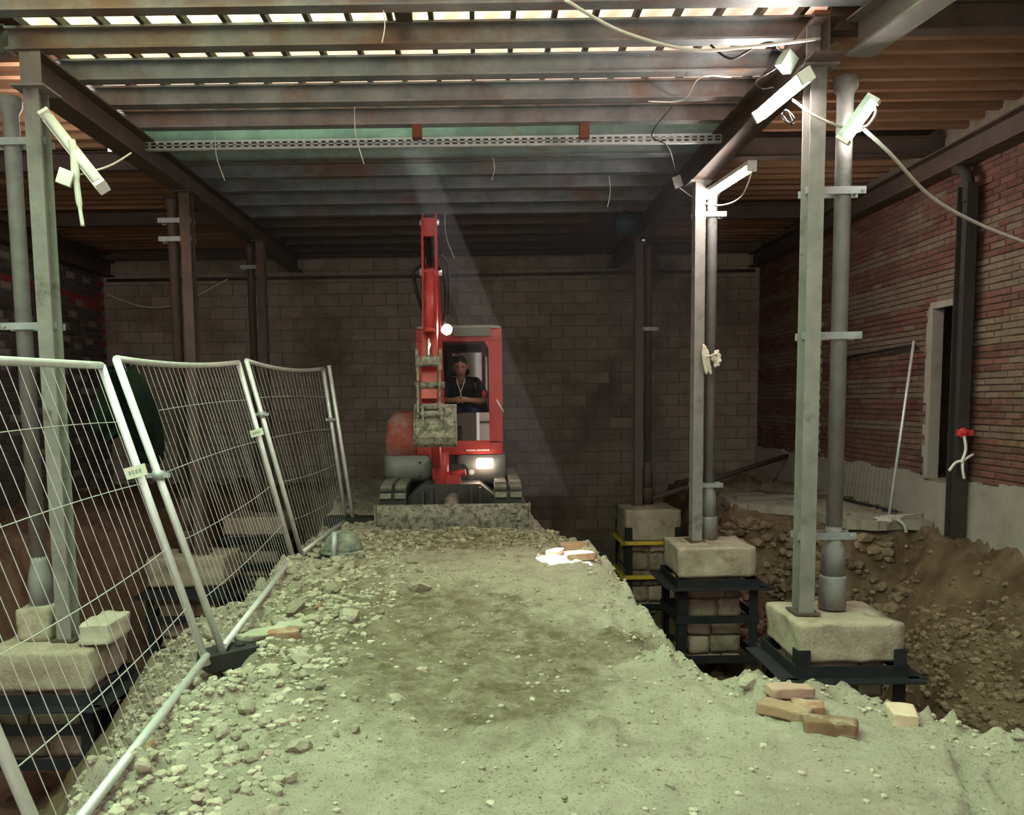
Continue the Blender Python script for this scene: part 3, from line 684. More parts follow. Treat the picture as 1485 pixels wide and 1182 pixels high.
pedestal(2.03, 2.82, 11.6, 12.5, .02, .45, -1.5, ('brownish stone pedestal banded by yellow steel straps', 'black and yellow steel strapping round the brownish far pedestal'), 'strap', 3, .03)
pedestal(-3.75, -2.92, 5.95, 6.65, -.21, .30, -1.12, ('big pale stone pedestal close behind the first fence panel', 'black steel frame with ledge round the big pedestal behind the first fence panel'), 'collar', 4)
pedestal(-3.74, -2.88, 9.05, 9.75, -.10, .33, -1.2, ('yellowish stone pedestal behind the middle fence panel above rubble', 'black steel frame under the yellowish pedestal behind the middle fence panel'), 'collar', 5)
pedestal(-3.64, -2.80, 11.5, 12.4, .0, .25, -1.2, ('pink-grey stone pedestal far behind the fence, split in two blocks', 'black steel frame between the blocks of the far pink-grey pedestal'), 'collar', 6, .05, M('pinkish_cap', (.44, .35, .29), (.56, .46, .39), 6, .95, 0, .4, 30))
# upright cheek block left standing on the front left pedestal, and lower block by the middle one
tag(rough_box(MB(), (-3.06, 6.05, -.215), (-2.80, 6.5, -.02), 6, .016, 21, .03).build('stone_block', lime_dust, None), 'small square stone block with green-dusted top beside the fenced column foot', 'block', None, 'thing')
tag(rough_box(MB(), (-3.60, 6.22, -.215), (-3.34, 6.55, .06), 6, .010, 22, .03).build('stone_block', lime, None), 'squared stone plinth under the iron pipe behind the first fence panel', 'block', None, 'thing')

# floor slab remnants and planks on the right bank
SL = MB(); rim = [(3.28, 10.85), (3.5, 10.72), (3.75, 10.45), (4.0, 10.15), (4.02, 9.6), (4.12, 9.2), (4.35, 9.05), (4.6, 9.12), (4.95, 9.0), (4.95, 11.9), (4.4, 12.1), (3.7, 12.0), (3.4, 11.6)]
rim2 = []
for i in range(len(rim)):
    p = Vector(rim[i]); q = Vector(rim[(i+1) % len(rim)])
    for k in range(4): r_ = p.lerp(q, k/4); rim2.append((r_.x+random.uniform(-.03, .03), r_.y+random.uniform(-.03, .03)))
SL.prism(rim2, 'z', .10, .205)
tag(SL.build('concrete_slab', M('old_concrete', (.22, .20, .16), (.32, .29, .24), 5, .95, 0, .5, 30), None), 'broken grey concrete slab ledge on the earth bank before the brick wall', 'slab', None, 'thing')
for k, (a_, b_, z_, lab) in enumerate((((3.45, 11.25), (4.75, 11.35), .206, 'long weathered plank lying at the back of the broken concrete slab'), ((3.9, 11.75), (4.9, 10.9), .207, 'narrow dark plank lying askew near the brick wall on the slab'), ((3.55, 11.55), (3.95, 11.58), .206, 'short plank offcut on the broken slab'))):
    a_ = Vector((*a_, z_)); b_ = Vector((*b_, z_)); d_ = (b_-a_); n_ = Vector((-d_.y, d_.x, 0)).normalized()*(.10 if k == 0 else .06)
    P_ = [a_-n_, b_-n_, b_+n_, a_+n_]
    tag(MB().prism([(p.x, p.y) for p in P_], 'z', z_, z_+.045).build('plank', wood_grey if k != 1 else wood_dark, None), lab, 'plank')

# ================================================================== EXCAVATOR
EO = (-.4, 10.1, .2)
ex = thing('mini_excavator', 'red mini excavator with dozer blade parked at the end of the earth ramp', 'excavator', EO)
def EP(px, py, Y): return atY(px, py, Y)
# tracks
def track(x0, x1, lugname):
    ya, yb, zc, r = 9.2, 11.0, .43, .225
    prof = []
    for k in range(9): an = PI/2+PI*k/8; prof.append((ya+r*math.cos(an), zc+r*math.sin(an)))
    for k in range(9): an = -PI/2+PI*k/8; prof.append((yb+r*math.cos(an), zc+r*math.sin(an)))
    tr = MB().prism(prof, 'x', x0, x1).build('track', black_rub, ex)
    # lugs round the loop
    L1 = yb-ya; per = 2*L1+2*PI*r; n = 44
    lug = MB().box((x0+.005, -.032, 0), ((x0+x1)/2-.02, .032, .035)).box(((x0+x1)/2+.02, -.032, 0), (x1-.005, .032, .035)).mesh('track_lug', rubber)
    for k in range(n):
        s = per*k/n
        if s < L1: p = (ya+s, zc+r); an = 0
        elif s < L1+PI*r: th = PI/2-(s-L1)/r; p = (yb+r*math.cos(th), zc+r*math.sin(th)); an = th-PI/2
        elif s < 2*L1+PI*r: p = (yb-(s-L1-PI*r), zc-r); an = PI
        else: th = -PI/2-(s-2*L1-PI*r)/r; p = (ya+r*math.cos(th), zc+r*math.sin(th)); an = th-PI/2
        if p[1] < .22: continue
        put('track_lug', lug, tr, (0, p[0], p[1]), (an, 0, 0))
    return tr
track(-1.12, -.83, 'l'); track(.14, .44, 'r')
# undercarriage
u = MB().prism([(-.84, .40), (.15, .40), (.15, .52), (-.02, .66), (-.66, .66), (-.84, .52)], 'y', 9.25, 10.9)
for xx in (-.66, -.56, -.12, -.02): u.box((xx-.012, 9.17, .40), (xx+.012, 9.26, .63))
u.box((-.80, 9.19, .40), (.11, 9.25, .44))
u.build('undercarriage_frame', dark_mach, ex)
MB().tube([(-.345, 8.80, .36), (-.345, 9.3, .50)], .085, 14).build('blade_cylinder', mud_steel, ex)
for xx in (-.72, .05): MB().box((xx-.05, 8.76, .26), (xx+.05, 9.35, .40)).build('blade_arm', dark_mach, ex)
# dozer blade, curved
bl = []
prof = [(8.78, .49), (8.735, .44), (8.72, .37), (8.72, .30), (8.73, .24), (8.69, .20)]
back = [(y+.035, z) for y, z in prof][::-1]
mbd = MB().prism(prof+back, 'x', -1.13, .51)
for xx in (-1.135, .505): mbd.box((xx-.008, 8.68, .20), (xx+.008, 8.82, .50))
mbd.build('dozer_blade', mud_steel, ex)
cl = MB()
for k in range(9): crumb(cl, (.40+random.uniform(-.08, .08), 8.73, .40+random.uniform(-.08, .08)), random.uniform(.02, .045))
o = cl.build('mud_lumps', mud_steel, ex, fix=False); o['kind'] = 'stuff'
MB().lathe([(.36, .655), (.36, .73)], (-.42, 10.3), 28).build('slew_ring', dark_mach, ex)
# lower skirt / counterweight: rounded plan
def rplan(x0, x1, y0, y1, r, n=6):
    pts = []
    for cx_, cy_, a0 in ((x1-r, y0+r, -90), (x1-r, y1-r, 0), (x0+r, y1-r, 90), (x0+r, y0+r, 180)):
        for k in range(n+1): an = math.radians(a0+90*k/n); pts.append((cx_+r*math.cos(an), cy_+r*math.sin(an)))
    return pts
def loft(mb, rings, smooth=True):                       # rings: list of (plan, z)
    o = len(mb.v); n = len(rings[0][0])
    for pl_, z in rings: mb.v += [(x, y, z) for x, y in pl_]
    for i in range(len(rings)-1):
        for j in range(n): mb.f.append([o+i*n+j, o+i*n+(j+1) % n, o+(i+1)*n+(j+1) % n, o+(i+1)*n+j]); mb.sm.append(smooth); mb.mi.append(0)
    mb.f.append([o+j for j in range(n)][::-1]); mb.f.append([o+(len(rings)-1)*n+j for j in range(n)]); mb.sm += [False]*2; mb.mi += [0]*2
    return mb
sk = MB()
loft(sk, [(rplan(-1.06, -.60, 9.82, 11.45, .12), .64), (rplan(-1.16, -.58, 9.74, 11.6, .14), .72), (rplan(-1.16, -.58, 9.74, 11.6, .14), .955)])
loft(sk, [(rplan(-.30, .22, 9.82, 11.45, .10), .60), (rplan(-.30, .285, 9.74, 11.6, .14), .68), (rplan(-.30, .285, 9.74, 11.6, .14), .955)])
sk.box((-.6, 10.0, .73), (-.28, 11.6, .95))
sk.build('grey_skirt', grey_mach, ex)
hd = MB(); loft(hd, [(rplan(-1.155, -.74, 9.76, 11.58, .10), .957), (rplan(-1.15, -.74, 9.76, 11.58, .12), 1.15), (rplan(-1.12, -.74, 9.80, 11.5, .14), 1.36), (rplan(-1.06, -.74, 9.86, 11.4, .16), 1.45), (rplan(-.98, -.76, 9.95, 11.3, .08), 1.475)])
hd.build('engine_hood', red_dusty, ex)
for (px, py) in ((609, 671), (609, 691)):
    p = EP(px, py, 9.73); MB().tube([(p.x, 9.742, p.z), (p.x, 9.725, p.z)], .014, 8).build('bolt', black_rub, ex)
# cab
cab = MB()
xa, xb, ya, yb = -.76, .255, 9.75, 10.95
z0, z1 = .957, 2.40
cab.cbox((xa, ya, z0), (xb, ya+.06, 1.125), .012)                                 # lower front
cab.prism([(.10, 1.10), (xb, 1.10), (xb, z1+.03), (.10+.03, z1+.03), (.05, z1-.12), (.10, 2.20)], 'y', ya, ya+.06)   # right front pillar with rounded corner
cab.prism([(xa, 1.10), (-.47, 1.10), (-.47, 2.24), (-.44, 2.29), (-.4, z1), (xa+.02, z1+.03)], 'y', ya, ya+.06)
cab.cbox((xa+.01, ya-.006, 2.28), (xb-.004, ya+.062, 2.428), .010)
for xx in (xa, xb-.05): cab.cbox((xx, yb-.06, z0), (xx+.05, yb, z1), .01); cab.cbox((xx, ya+.05, z1-.07), (xx+.05, yb, z1), .01); cab.cbox((xx, ya+.05, z0), (xx+.05, yb, z0+.14), .01)
cab.cbox((xa, yb-.05, z0), (xb, yb, 1.55), .01); cab.cbox((xa, yb-.05, 2.32), (xb, yb, z1), .01); cab.box((.02, yb-.06, 1.5), (.07, yb-.02, 2.35))
cabo = cab.build('cab_frame', red_mach, ex)
rf = MB(); loft(rf, [(rplan(xa, xb, ya-.02, yb+.02, .06), 2.43), (rplan(xa, xb, ya-.02, yb+.02, .07), 2.445), (rplan(xa+.03, xb-.03, ya+.02, yb, .09), 2.465), (rplan(xa+.1, xb-.1, ya+.1, yb-.1, .09), 2.48)])
rf.build('cab_roof', M('dusty_roof', (.30, .28, .24), (.36, .34, .29), 6, .7, 0, .1), ex)
MB().prism([(9.70, 2.34), (9.76, 2.345), (9.76, 2.44), (9.73, 2.44)], 'x', -.30, .13).build('roof_visor', M('smoked_visor', (.10, .12, .09), (.13, .15, .11), 5, .25, 0, 0, spec=.6), ex)
MB().box((xa+.01, ya+.06, z0+.14), (xa+.02, yb-.06, z1-.07)).box((xb-.02, ya+.06, z0+.14), (xb-.01, yb-.06, z1-.07)).build('side_glass', dark_glass, ex)
MB().box((xa+.05, yb-.035, 1.55), (xb-.05, yb-.028, 2.32)).build('rear_glass', glassmat('rear_glass', .05), ex)
MB().prism([(ya+.012, 1.125), (ya+.020, 1.125), (ya+.050, 1.445), (ya+.042, 1.445)], 'x', -.47, .10).box((-.47, ya+.038, 1.438), (.10, ya+.058, 1.452)).build('lower_windscreen', glassmat('clear_mirror_glass', .01), ex)
MB().box((xa+.03, ya+.06, z0-.01), (xb-.03, yb-.05, z0+.02)).build('cab_floor', black_rub, ex)
st = MB().cbox((-.50, 10.2, 1.25), (.0, 10.66, 1.40), .04).cbox((-.46, 10.6, 1.36), (-.06, 10.74, 1.90), .05).cbox((-.42, 10.62, 1.92), (-.20, 10.72, 2.16), .04).box((-.40, 10.25, .97), (-.10, 10.6, 1.25))
st.build('operator_seat', M('grey_seat', (.09, .10, .08), (.13, .14, .115), 8, .9, 0, .1), ex)
for xx in (-.56, .07): MB().cbox((xx-.05, 10.15, 1.3), (xx+.05, 10.55, 1.5), .02).tube([(xx, 10.2, 1.5), (xx+.0, 10.14, 1.62)], .012, 8).ball((xx, 10.14, 1.645), .028, 2).build('control_console', black_rub, ex)
hp = EP(727, 590, 9.74)
MB().tube([(hp.x-.06, 9.742, hp.z+.09), (hp.x-.05, 9.70, hp.z+.07), (hp.x+.02, 9.70, hp.z-.05), (hp.x+.03, 9.742, hp.z-.07)], .009, 6).build('grab_handle', galv, ex)
p = EP(693, 653, 9.745)
for k, (dx, wd) in enumerate(((-.085, .10), (.05, .135))):
    d_ = MB(); x_ = p.x+dx-wd/2
    while x_ < p.x+dx+wd/2: wl = random.uniform(.012, .02); d_.box((x_, 9.746, p.z-.009), (x_+wl, 9.75, p.z+.009)); x_ += wl+.006
    d_.build('maker_lettering', paint_white, ex)
p = EP(684, 685, 9.735); MB().tube([(p.x, 9.741, p.z), (p.x, 9.733, p.z)], .032, 16).build('round_badge', white_pl, ex)
p = EP(664, 679, 9.735); MB().box((p.x-.035, 9.733, p.z-.01), (p.x+.035, 9.741, p.z+.01)).build('sticker', white_pl, ex)
# swing post
sw = MB().cbox((-.56, 9.30, .70), (-.38, 9.80, .98), .03).prism([(9.30, .62), (9.62, .62), (9.62, .76), (9.30, .76)], 'x', -.52, -.24)
sw.tube([(-.46, 9.36, .56), (-.46, 9.36, 1.02)], .09, 16).tube([(-.34, 9.36, .76), (-.18, 9.36, .78)], .04, 10)
sw.build('swing_post', red_mach, ex)
MB().prism([(-.36, .66), (-.16, .66), (-.16, .80), (-.20, .85), (-.36, .85)], 'y', 9.70, 9.745).build('post_recess', dark_mach, ex)
BX = -.50
# boom: rises from the swing post, then reaches forward
def sweep(pts, hw, mb):                                  # box-section along a polyline in YZ: pts (y, z, half depth)
    n = len(pts); o = len(mb.v)
    for i, (y, z, h) in enumerate(pts):
        p = Vector((pts[min(i+1, n-1)][0]-pts[max(i-1, 0)][0], pts[min(i+1, n-1)][1]-pts[max(i-1, 0)][1])).normalized(); nrm = Vector((-p.y, p.x))
        for sx, sn in ((-1, -1), (1, -1), (1, 1), (-1, 1)): mb.v.append((BX+sx*hw, y+nrm.x*h*sn, z+nrm.y*h*sn))
    for i in range(n-1):
        for j in range(4): mb.f.append([o+i*4+j, o+i*4+(j+1) % 4, o+(i+1)*4+(j+1) % 4, o+(i+1)*4+j]); mb.sm.append(False); mb.mi.append(0)
    mb.f.append([o, o+1, o+2, o+3]); mb.f.append([o+(n-1)*4+j for j in range(4)]); mb.sm += [False]*2; mb.mi += [0]*2
    return mb
sweep([(9.40, .95, .09), (9.42, 1.35, .13), (9.36, 1.8, .15), (9.15, 2.25, .15), (8.90, 2.65, .12), (8.68, 2.95, .09)], .085, MB()).build('boom', red_mach, ex)
MB().tube([(BX, 9.20, .86), (BX, 9.05, 1.5)], .055, 12).build('boom_cylinder', red_mach, ex)
MB().tube([(BX, 9.05, 1.5), (BX, 8.92, 2.05)], .028, 10).build('boom_rod', chrome, ex)
# arm: open fork at the top, box section below
am = MB()
sweep([(8.60, 2.85, .11), (8.50, 2.5, .10), (8.30, 2.0, .08), (8.14, 1.6, .06)], .075, am)
for sx in (-1, 1): am.prism([(8.60, 2.80), (8.76, 2.95), (8.74, 3.46), (8.66, 3.50), (8.56, 3.40), (8.48, 2.80)], 'x', BX+sx*.068-.010, BX+sx*.068+.010)
am.box((BX-.068, 8.57, 3.26), (BX+.068, 8.62, 3.44)); am.cbox((BX-.068, 8.50, 2.78), (BX+.068, 8.64, 2.92), .01)
arm = am.build('dipper_arm', red_mach, ex)
MB().tube([(BX-.11, 8.70, 2.92), (BX+.12, 8.70, 2.92)], .04, 12).tube([(BX-.10, 8.66, 3.41), (BX+.10, 8.66, 3.41)], .03, 12).build('pivot_pin', galv, ex)
MB().tube([(BX, 8.72, 3.40), (BX, 8.98, 2.75)], .045, 10).build('arm_cylinder', black_rub, ex)
MB().tube([(BX, 8.42, 2.86), (BX, 8.24, 2.30)], .052, 14).tube([(BX, 8.24, 2.30), (BX, 8.23, 2.26)], .06, 14).build('bucket_cylinder', red_mach, ex)
MB().tube([(BX, 8.24, 2.30), (BX, 8.13, 1.96)], .022, 10).build('bucket_rod', chrome, ex)
lk = MB()
for sx in (-1, 1):
    lk.prism([(8.10, 2.10), (8.16, 2.10), (8.17, 1.90), (8.09, 1.90)], 'x', BX+sx*.115-.012, BX+sx*.115+.012)
    lk.prism([(8.09, 1.98), (8.17, 1.98), (8.08, 1.44), (8.00, 1.44)], 'x', BX+sx*.105-.011, BX+sx*.105+.011)
lk.cbox((BX-.12, 8.07, 1.93), (BX+.12, 8.17, 2.03), .02); lk.tube([(BX-.14, 8.12, 1.75), (BX+.15, 8.12, 1.75)], .032, 10); lk.tube([(BX-.14, 8.06, 1.54), (BX+.15, 8.06, 1.54)], .03, 10)
lk.build('bucket_linkage', mud_steel, ex)
# bucket
BW = .195; bx = -.445
bp_ = [(8.13, 1.55), (8.06, 1.50), (8.02, 1.40), (7.97, 1.33), (7.95, 1.25), (7.99, 1.18), (8.08, 1.145), (8.20, 1.16), (8.36, 1.22)]
inn = [(y+.018, z+.012) for y, z in bp_][::-1]
bk = MB().prism(bp_+inn, 'x', bx-BW, bx+BW)
for sx in (-1, 1): bk.prism(bp_+[(8.40, 1.30), (8.30, 1.56)], 'x', bx+sx*BW-.01, bx+sx*BW+.01)
for k in range(4): bk.box((bx-BW+.03+k*.095, 8.34, 1.20), (bx-BW+.08+k*.095, 8.44, 1.235))
bko = bk.build('bucket', mud_steel, ex)
be = MB()
for sx in (-1, 1): be.prism([(7.99, 1.54), (8.10, 1.56), (8.08, 1.30), (7.97, 1.34)], 'x', BX+.03+sx*.09-.012, BX+.03+sx*.09+.012)
be.tube([(BX-.09, 8.03, 1.47), (BX+.14, 8.03, 1.47)], .035, 10); be.tube([(BX-.09, 8.02, 1.38), (BX+.14, 8.02, 1.38)], .03, 10)
be.build('bucket_ears', mud_steel, ex)
# hoses
for k, pts in enumerate(([(BX+.10, 8.72, 3.1), (BX+.17, 8.78, 3.02), (BX+.19, 8.86, 2.75), (BX+.17, 8.95, 2.5)], [(BX+.09, 8.66, 2.95), (BX+.14, 8.74, 2.9), (BX+.15, 8.85, 2.66), (BX+.12, 8.98, 2.42)], [(BX-.09, 8.70, 2.98), (BX-.18, 8.74, 2.93), (BX-.15, 8.8, 2.72), (BX-.10, 8.88, 2.55)], [(BX-.03, 8.62, 3.3), (BX-.02, 8.70, 3.1), (BX+.02, 8.74, 2.9)])):
    MB().tube(spline(pts), .020 if k < 3 else .014, 8).build('hose', black_rub, ex)
lit = EM('lit_lamp_glass', (1.0, .72, .52), 22)
for nm_, (px, py), Y, r in (('work_lamp', (648, 478), 8.98, .058), ('head_lamp', (703, 672), 9.70, .075)):
    p = EP(px, py, Y)
    if nm_ == 'head_lamp': h_ = MB().cbox((p.x-.085, p.y, p.z-.05), (p.x+.085, p.y+.06, p.z+.05), .02)
    else: h_ = MB().tube([(p.x, p.y, p.z), (p.x, p.y+.08, p.z)], [r*1.12, r*.8], 16).box((p.x-.1, p.y+.03, p.z-.015), (p.x, p.y+.06, p.z+.015))
    ho = h_.build(nm_, black_rub, ex)
    g_ = MB()
    if nm_ == 'head_lamp': g_.cbox((p.x-.095, p.y-.03, p.z-.058), (p.x+.095, p.y+.004, p.z+.058), .045)
    else: g_.tube([(p.x, p.y-.014, p.z), (p.x, p.y+.002, p.z)], [r*.85, r], 18)
    g_.build('lamp_lens', lit, ho)
    l_ = lamp(nm_+'_beam', 'SPOT', (p.x, p.y-.04, p.z), (p.x+.2, p.y-4, p.z-.8), 28, (1, .74, .55), spot_size=2.2, spot_blend=.8, shadow_soft_size=.05)

# ================================================================== OPERATOR
def skin(name, chain, mt, parent, sub=2):
    """chain: {key: (pos, radius, parent_key)} grown with a Skin modifier and applied"""
    keys = list(chain); bm_v = [chain[k][0] for k in keys]; edges = [(keys.index(chain[k][2]), i) for i, k in enumerate(keys) if chain[k][2] is not None]
    me_ = bpy.data.meshes.new(name); me_.from_pydata([tuple(v) for v in bm_v], edges, []); me_.update()
    o = bpy.data.objects.new(name, me_); C.objects.link(o)
    sm = o.modifiers.new('s', 'SKIN'); sm.use_smooth_shade = True
    lay = me_.skin_vertices[0] if me_.skin_vertices else None
    for i, k in enumerate(keys):
        r = chain[k][1]; lay.data[i].radius = (r, r) if not isinstance(r, tuple) else r
        lay.data[i].use_root = chain[k][2] is None
    ss = o.modifiers.new('u', 'SUBSURF'); ss.levels = sub; ss.render_levels = sub
    dg = bpy.context.evaluated_depsgraph_get(); ev = o.evaluated_get(dg); m2 = bpy.data.meshes.new_from_object(ev)
    for v in m2.vertices: v.co = v.co-Vector(ORG[parent.name])
    bpy.data.objects.remove(o)
    m2.materials.clear(); m2.materials.append(mt); m2.name = name
    for pg in m2.polygons: pg.use_smooth = True
    o2 = bpy.data.objects.new(name, m2); C.objects.link(o2); o2.parent = parent; ORG[o2.name] = ORG[parent.name]
    return o2
V = Vector
PO = (-.24, 10.42, 1.40)
per = thing('person', 'man in black t-shirt and blue jeans leaning forward in the excavator cab', 'person', PO)
hip = V((-.24, 10.45, 1.50)); chest = V((-.24, 10.18, 1.72)); neck = V((-.235, 10.06, 1.86)); headc = V((-.235, 9.965, 2.0))
LS = V((-.42, 10.16, 1.79)); RS = V((-.05, 10.16, 1.79)); LE = V((-.50, 10.02, 1.60)); RE = V((.05, 9.98, 1.585)); LW = V((-.33, 9.86, 1.60)); RW_ = V((-.15, 9.85, 1.60))
ch = {'hip': (hip, .10, None), 'chest': (chest+V((0, .03, 0)), .09, 'hip'), 'neck': (neck, .055, 'chest'), 'h0': (headc+V((0, .01, -.07)), .062, 'neck'),
      'ls': (LS, .04, 'chest'), 'le': (LE, .042, 'ls'), 'lw': (LW, .030, 'le'), 'lh': (LW+V((.06, -.02, 0)), .034, 'lw'),
      'rs': (RS, .04, 'chest'), 're': (RE, .043, 'rs'), 'rw': (RW_, .030, 're'), 'rh': (RW_+V((-.055, -.015, .0)), .034, 'rw')}
for k in range(4):
    a_ = RW_+V((-.075, -.02, .022-.015*k)); ch['f%d' % k] = (a_+V((-.035, -.012, -.002)), .009, 'rh'); ch['g%d' % k] = (a_+V((-.055-.004*(k in (1, 2)), .008, -.012)), .008, 'f%d' % k)
    a_ = LW+V((.075, -.025, .022-.015*k)); ch['p%d' % k] = (a_+V((.03, -.010, -.002)), .009, 'lh'); ch['q%d' % k] = (a_+V((.05+.004*(k in (1, 2)), .010, -.012)), .008, 'p%d' % k)
ch['tt'] = (RW_+V((-.06, -.03, .035)), .010, 'rh'); ch['tu'] = (RW_+V((-.09, -.035, .038)), .008, 'tt')
ch['t2'] = (LW+V((.06, -.03, .035)), .010, 'lh'); ch['t3'] = (LW+V((.09, -.035, .038)), .008, 't2')
body = skin('body', ch, skin_m, per)
# head: one surface joined into the body mesh
hb = bmesh.new(); hb.from_mesh(body.data)
hx = bmesh.new(); bmesh.ops.create_uvsphere(hx, u_segments=28, v_segments=20, radius=1)
Rh = Matrix.Rotation(math.radians(16), 3, 'X')
def headpt(q):
    x, y, z = q; wx = .080; wy = .102; wz = .128
    if z < 0: wx *= 1-.28*(-z)**1.3; y2 = y*(1-.15*(-z)) ; y = y2-.06*(-z) if y < 0 else y2
    p = Vector((x*wx, y*wy, z*wz))
    f = max(0, -q[1])
    p.y -= .024*math.exp(-((q[0])/.16)**2-((q[2]+.18)/.16)**2)*f           # nose
    p.y += .014*(math.exp(-((abs(q[0])-.36)/.17)**2-((q[2]-.06)/.10)**2))*f  # eye sockets
    p.y -= .007*math.exp(-((q[0])/.5)**2-((q[2]-.20)/.09)**2)*f              # brow
    p.y -= .007*math.exp(-((q[0])/.25)**2-((q[2]+.52)/.07)**2)*f            # lips
    p.y -= .008*math.exp(-((q[0])/.25)**2-((q[2]+.82)/.12)**2)*f            # chin
    return p
hv = [Rh @ headpt(v.co)+headc-Vector(ORG[per.name]) for v in hx.verts]; hx.verts.index_update()
nv = [hb.verts.new(p) for p in hv]
for f in hx.faces:
    nf_ = hb.faces.new([nv[v.index] for v in f.verts]); nf_.smooth = True
for sx in (-1, 1):
    eb = bmesh.new(); bmesh.ops.create_icosphere(eb, subdivisions=2, radius=1); eb.verts.index_update()
    ev_ = [hb.verts.new(Rh @ Vector((sx*.082+v.co.x*.012, .008+v.co.y*.022, -.005+v.co.z*.034))+headc-Vector(ORG[per.name])) for v in eb.verts]
    for f in eb.faces: hb.faces.new([ev_[v.index] for v in f.verts]).smooth = True
    eb.free()
hb.to_mesh(body.data); hb.free()
# hair cap, eyes, mouth
hc = MB()
vs = []; fs = []
hx.faces.ensure_lookup_table()
sel = [f for f in hx.faces if f.calc_center_median().z > .55-.25*abs(f.calc_center_median().x) or (f.calc_center_median().y > .05 and f.calc_center_median().z > -.25)]
hc.add([Rh @ (headpt(v.co)*1.035)+headc+Vector((0, .003, .004)) for v in hx.verts], [[v.index for v in f.verts] for f in sel], True)
hc.build('hair', hair_m, per, fix=False); hx.free()
for sx in (-1, 1):
    c_ = Rh @ Vector((sx*.029, -.090, .010))+headc; MB().ball(c_, (.012, .008, .006), 2).build('eye', hair_m, per)
    c_ = Rh @ Vector((sx*.030, -.100, .030))+headc; MB().ball(c_, (.018, .006, .004), 2).build('eyebrow', hair_m, per)
c_ = Rh @ Vector((0, -.098, -.062))+headc; MB().ball(c_, (.022, .006, .004), 2).build('mouth', M('lip', (.25, .09, .07), None, 5, .6, 0, 0), per)
sh = {'hip': (hip+V((0, -.01, .0)), (.16, .12), None), 'w': (V((-.24, 10.32, 1.60)), (.165, .12), 'hip'), 'chest': (chest, (.20, .155), 'w'), 'n': (V((-.238, 10.10, 1.82)), .09, 'chest'),
      'ls': (LS, .10, 'chest'), 'la': (LS.lerp(LE, .9), .082, 'ls'), 'rs': (RS, .10, 'chest'), 'ra': (RS.lerp(RE, .9), .082, 'rs')}
skin('tshirt', sh, cloth_black, per)
LK = V((-.36, 9.98, 1.44)); RK = V((-.06, 9.96, 1.45))
jn = {'hip': (V((-.24, 10.44, 1.49)), .12, None), 'lt': (V((-.32, 10.32, 1.47)), .088, 'hip'), 'lk': (LK, .068, 'lt'), 'lf': (V((-.38, 9.93, 1.08)), .055, 'lk'),
      'rt': (V((-.14, 10.32, 1.47)), .088, 'hip'), 'rk': (RK, .070, 'rt'), 'rf': (V((-.04, 9.93, 1.08)), .055, 'rk')}
skin('jeans', jn, cloth_blue, per)
for sx in (-.38, -.04): MB().cbox((sx-.045, 9.84, .975), (sx+.045, 10.06, 1.06), .03).build('shoe', black_rub, per)
MB().tube(spline([(-.285, 10.02, 1.86), (-.275, 9.98, 1.80), (-.24, 9.975, 1.70), (-.235, 9.98, 1.62)]), .005, 6).tube(spline([(-.185, 10.02, 1.86), (-.20, 9.98, 1.80), (-.235, 9.975, 1.70)]), .005, 6).build('lanyard', cable_w, per)
MB().ball((.045, 9.99, 1.675), (.035, .04, .045), 2).build('sleeve_patch', red_tape, per)

# ================================================================== FENCE
def fence_panel(b0, b1, t1, t0, label, nw, sag=.0):
    b0, b1, t0, t1 = (Vector(p) for p in (b0, b1, t0, t1))
    t = thing('mesh_fence', label, 'fence', (b0+b1)/2, 'mesh fence panels')
    r = .021
    for a_, c_ in ((b0, t0), (b1, t1)): MB().tube([a_, c_], r, 10).build('post', galv, t)
    top = arc(t0, t1, sag, 10); MB().tube(top, r*.9, 8).build('top_rail', galv_wire, t); MB().tube([b0+V((0, 0, .05)), b1+V((0, 0, .05))], r, 8).build('bottom_rail', galv_wire, t)
    wm = MB()
    for k in range(1, nw):
        s = k/nw; a_ = b0.lerp(b1, s)+V((0, 0, .05)); c_ = t0.lerp(t1, s)-V((0, 0, sag*4*s*(1-s)))
        wm.tube([a_, a_.lerp(c_, .5)+V((.01*math.sin(k), 0, 0)), c_], .0017, 4, False)
    for h in (.2, .4, .62, .82):
        pts = [b0.lerp(b1, s/12).lerp(t0.lerp(t1, s/12), h)-V((0, 0, .05*4*(s/12)*(1-s/12)*(.5 if h < .5 else -.3))) for s in range(13)]
        wm.tube(pts, .0024, 4, False)
    wm.build('wire_mesh', galv_wire, t)
    return t
g0 = .2
Pn = {}
n0b = V((-1.33, 2.42, .18)); n0t = V((-1.86, 2.40, 1.76))
A1b = V((-1.49, 4.34, .20)); A1t = V((-1.93, 4.25, 1.80)); A2b = V((-1.44, 4.47, .21)); A2t = V((-1.91, 4.38, 1.84))
B1b = V((-1.67, 7.22, .20)); B1t = V((-2.02, 6.97, 1.94)); B2b = V((-1.63, 7.38, .20)); B2t = V((-1.98, 7.07, 1.96))
C1b = V((-1.56, 9.42, .20)); C1t = V((-1.73, 9.2, 1.97)); C2b = V((-1.46, 9.35, .18)); C2t = V((-1.66, 9.16, 2.00))
fence_panel(n0b, A1b, A1t, n0t, 'wire mesh fence panel closest to the viewer, with a bright post and green top rail', 20)
fence_panel(A2b, B1b, B1t, A2t, 'middle wire mesh fence panel beside the hung jacket, in front of two pedestals', 29, .03)
fence_panel(B2b, C1b, C1t, B2t, 'last wire mesh fence panel, ending by the excavator blade', 21, .05)
tag(MB().tube([C2b, C2t], .021, 10).build('steel_tube', galv, None), 'single galvanised post leaning beside the end of the last fence panel', 'post', None, 'thing')
def lerp_px(a_, c_, s): return a_.lerp(c_, s)
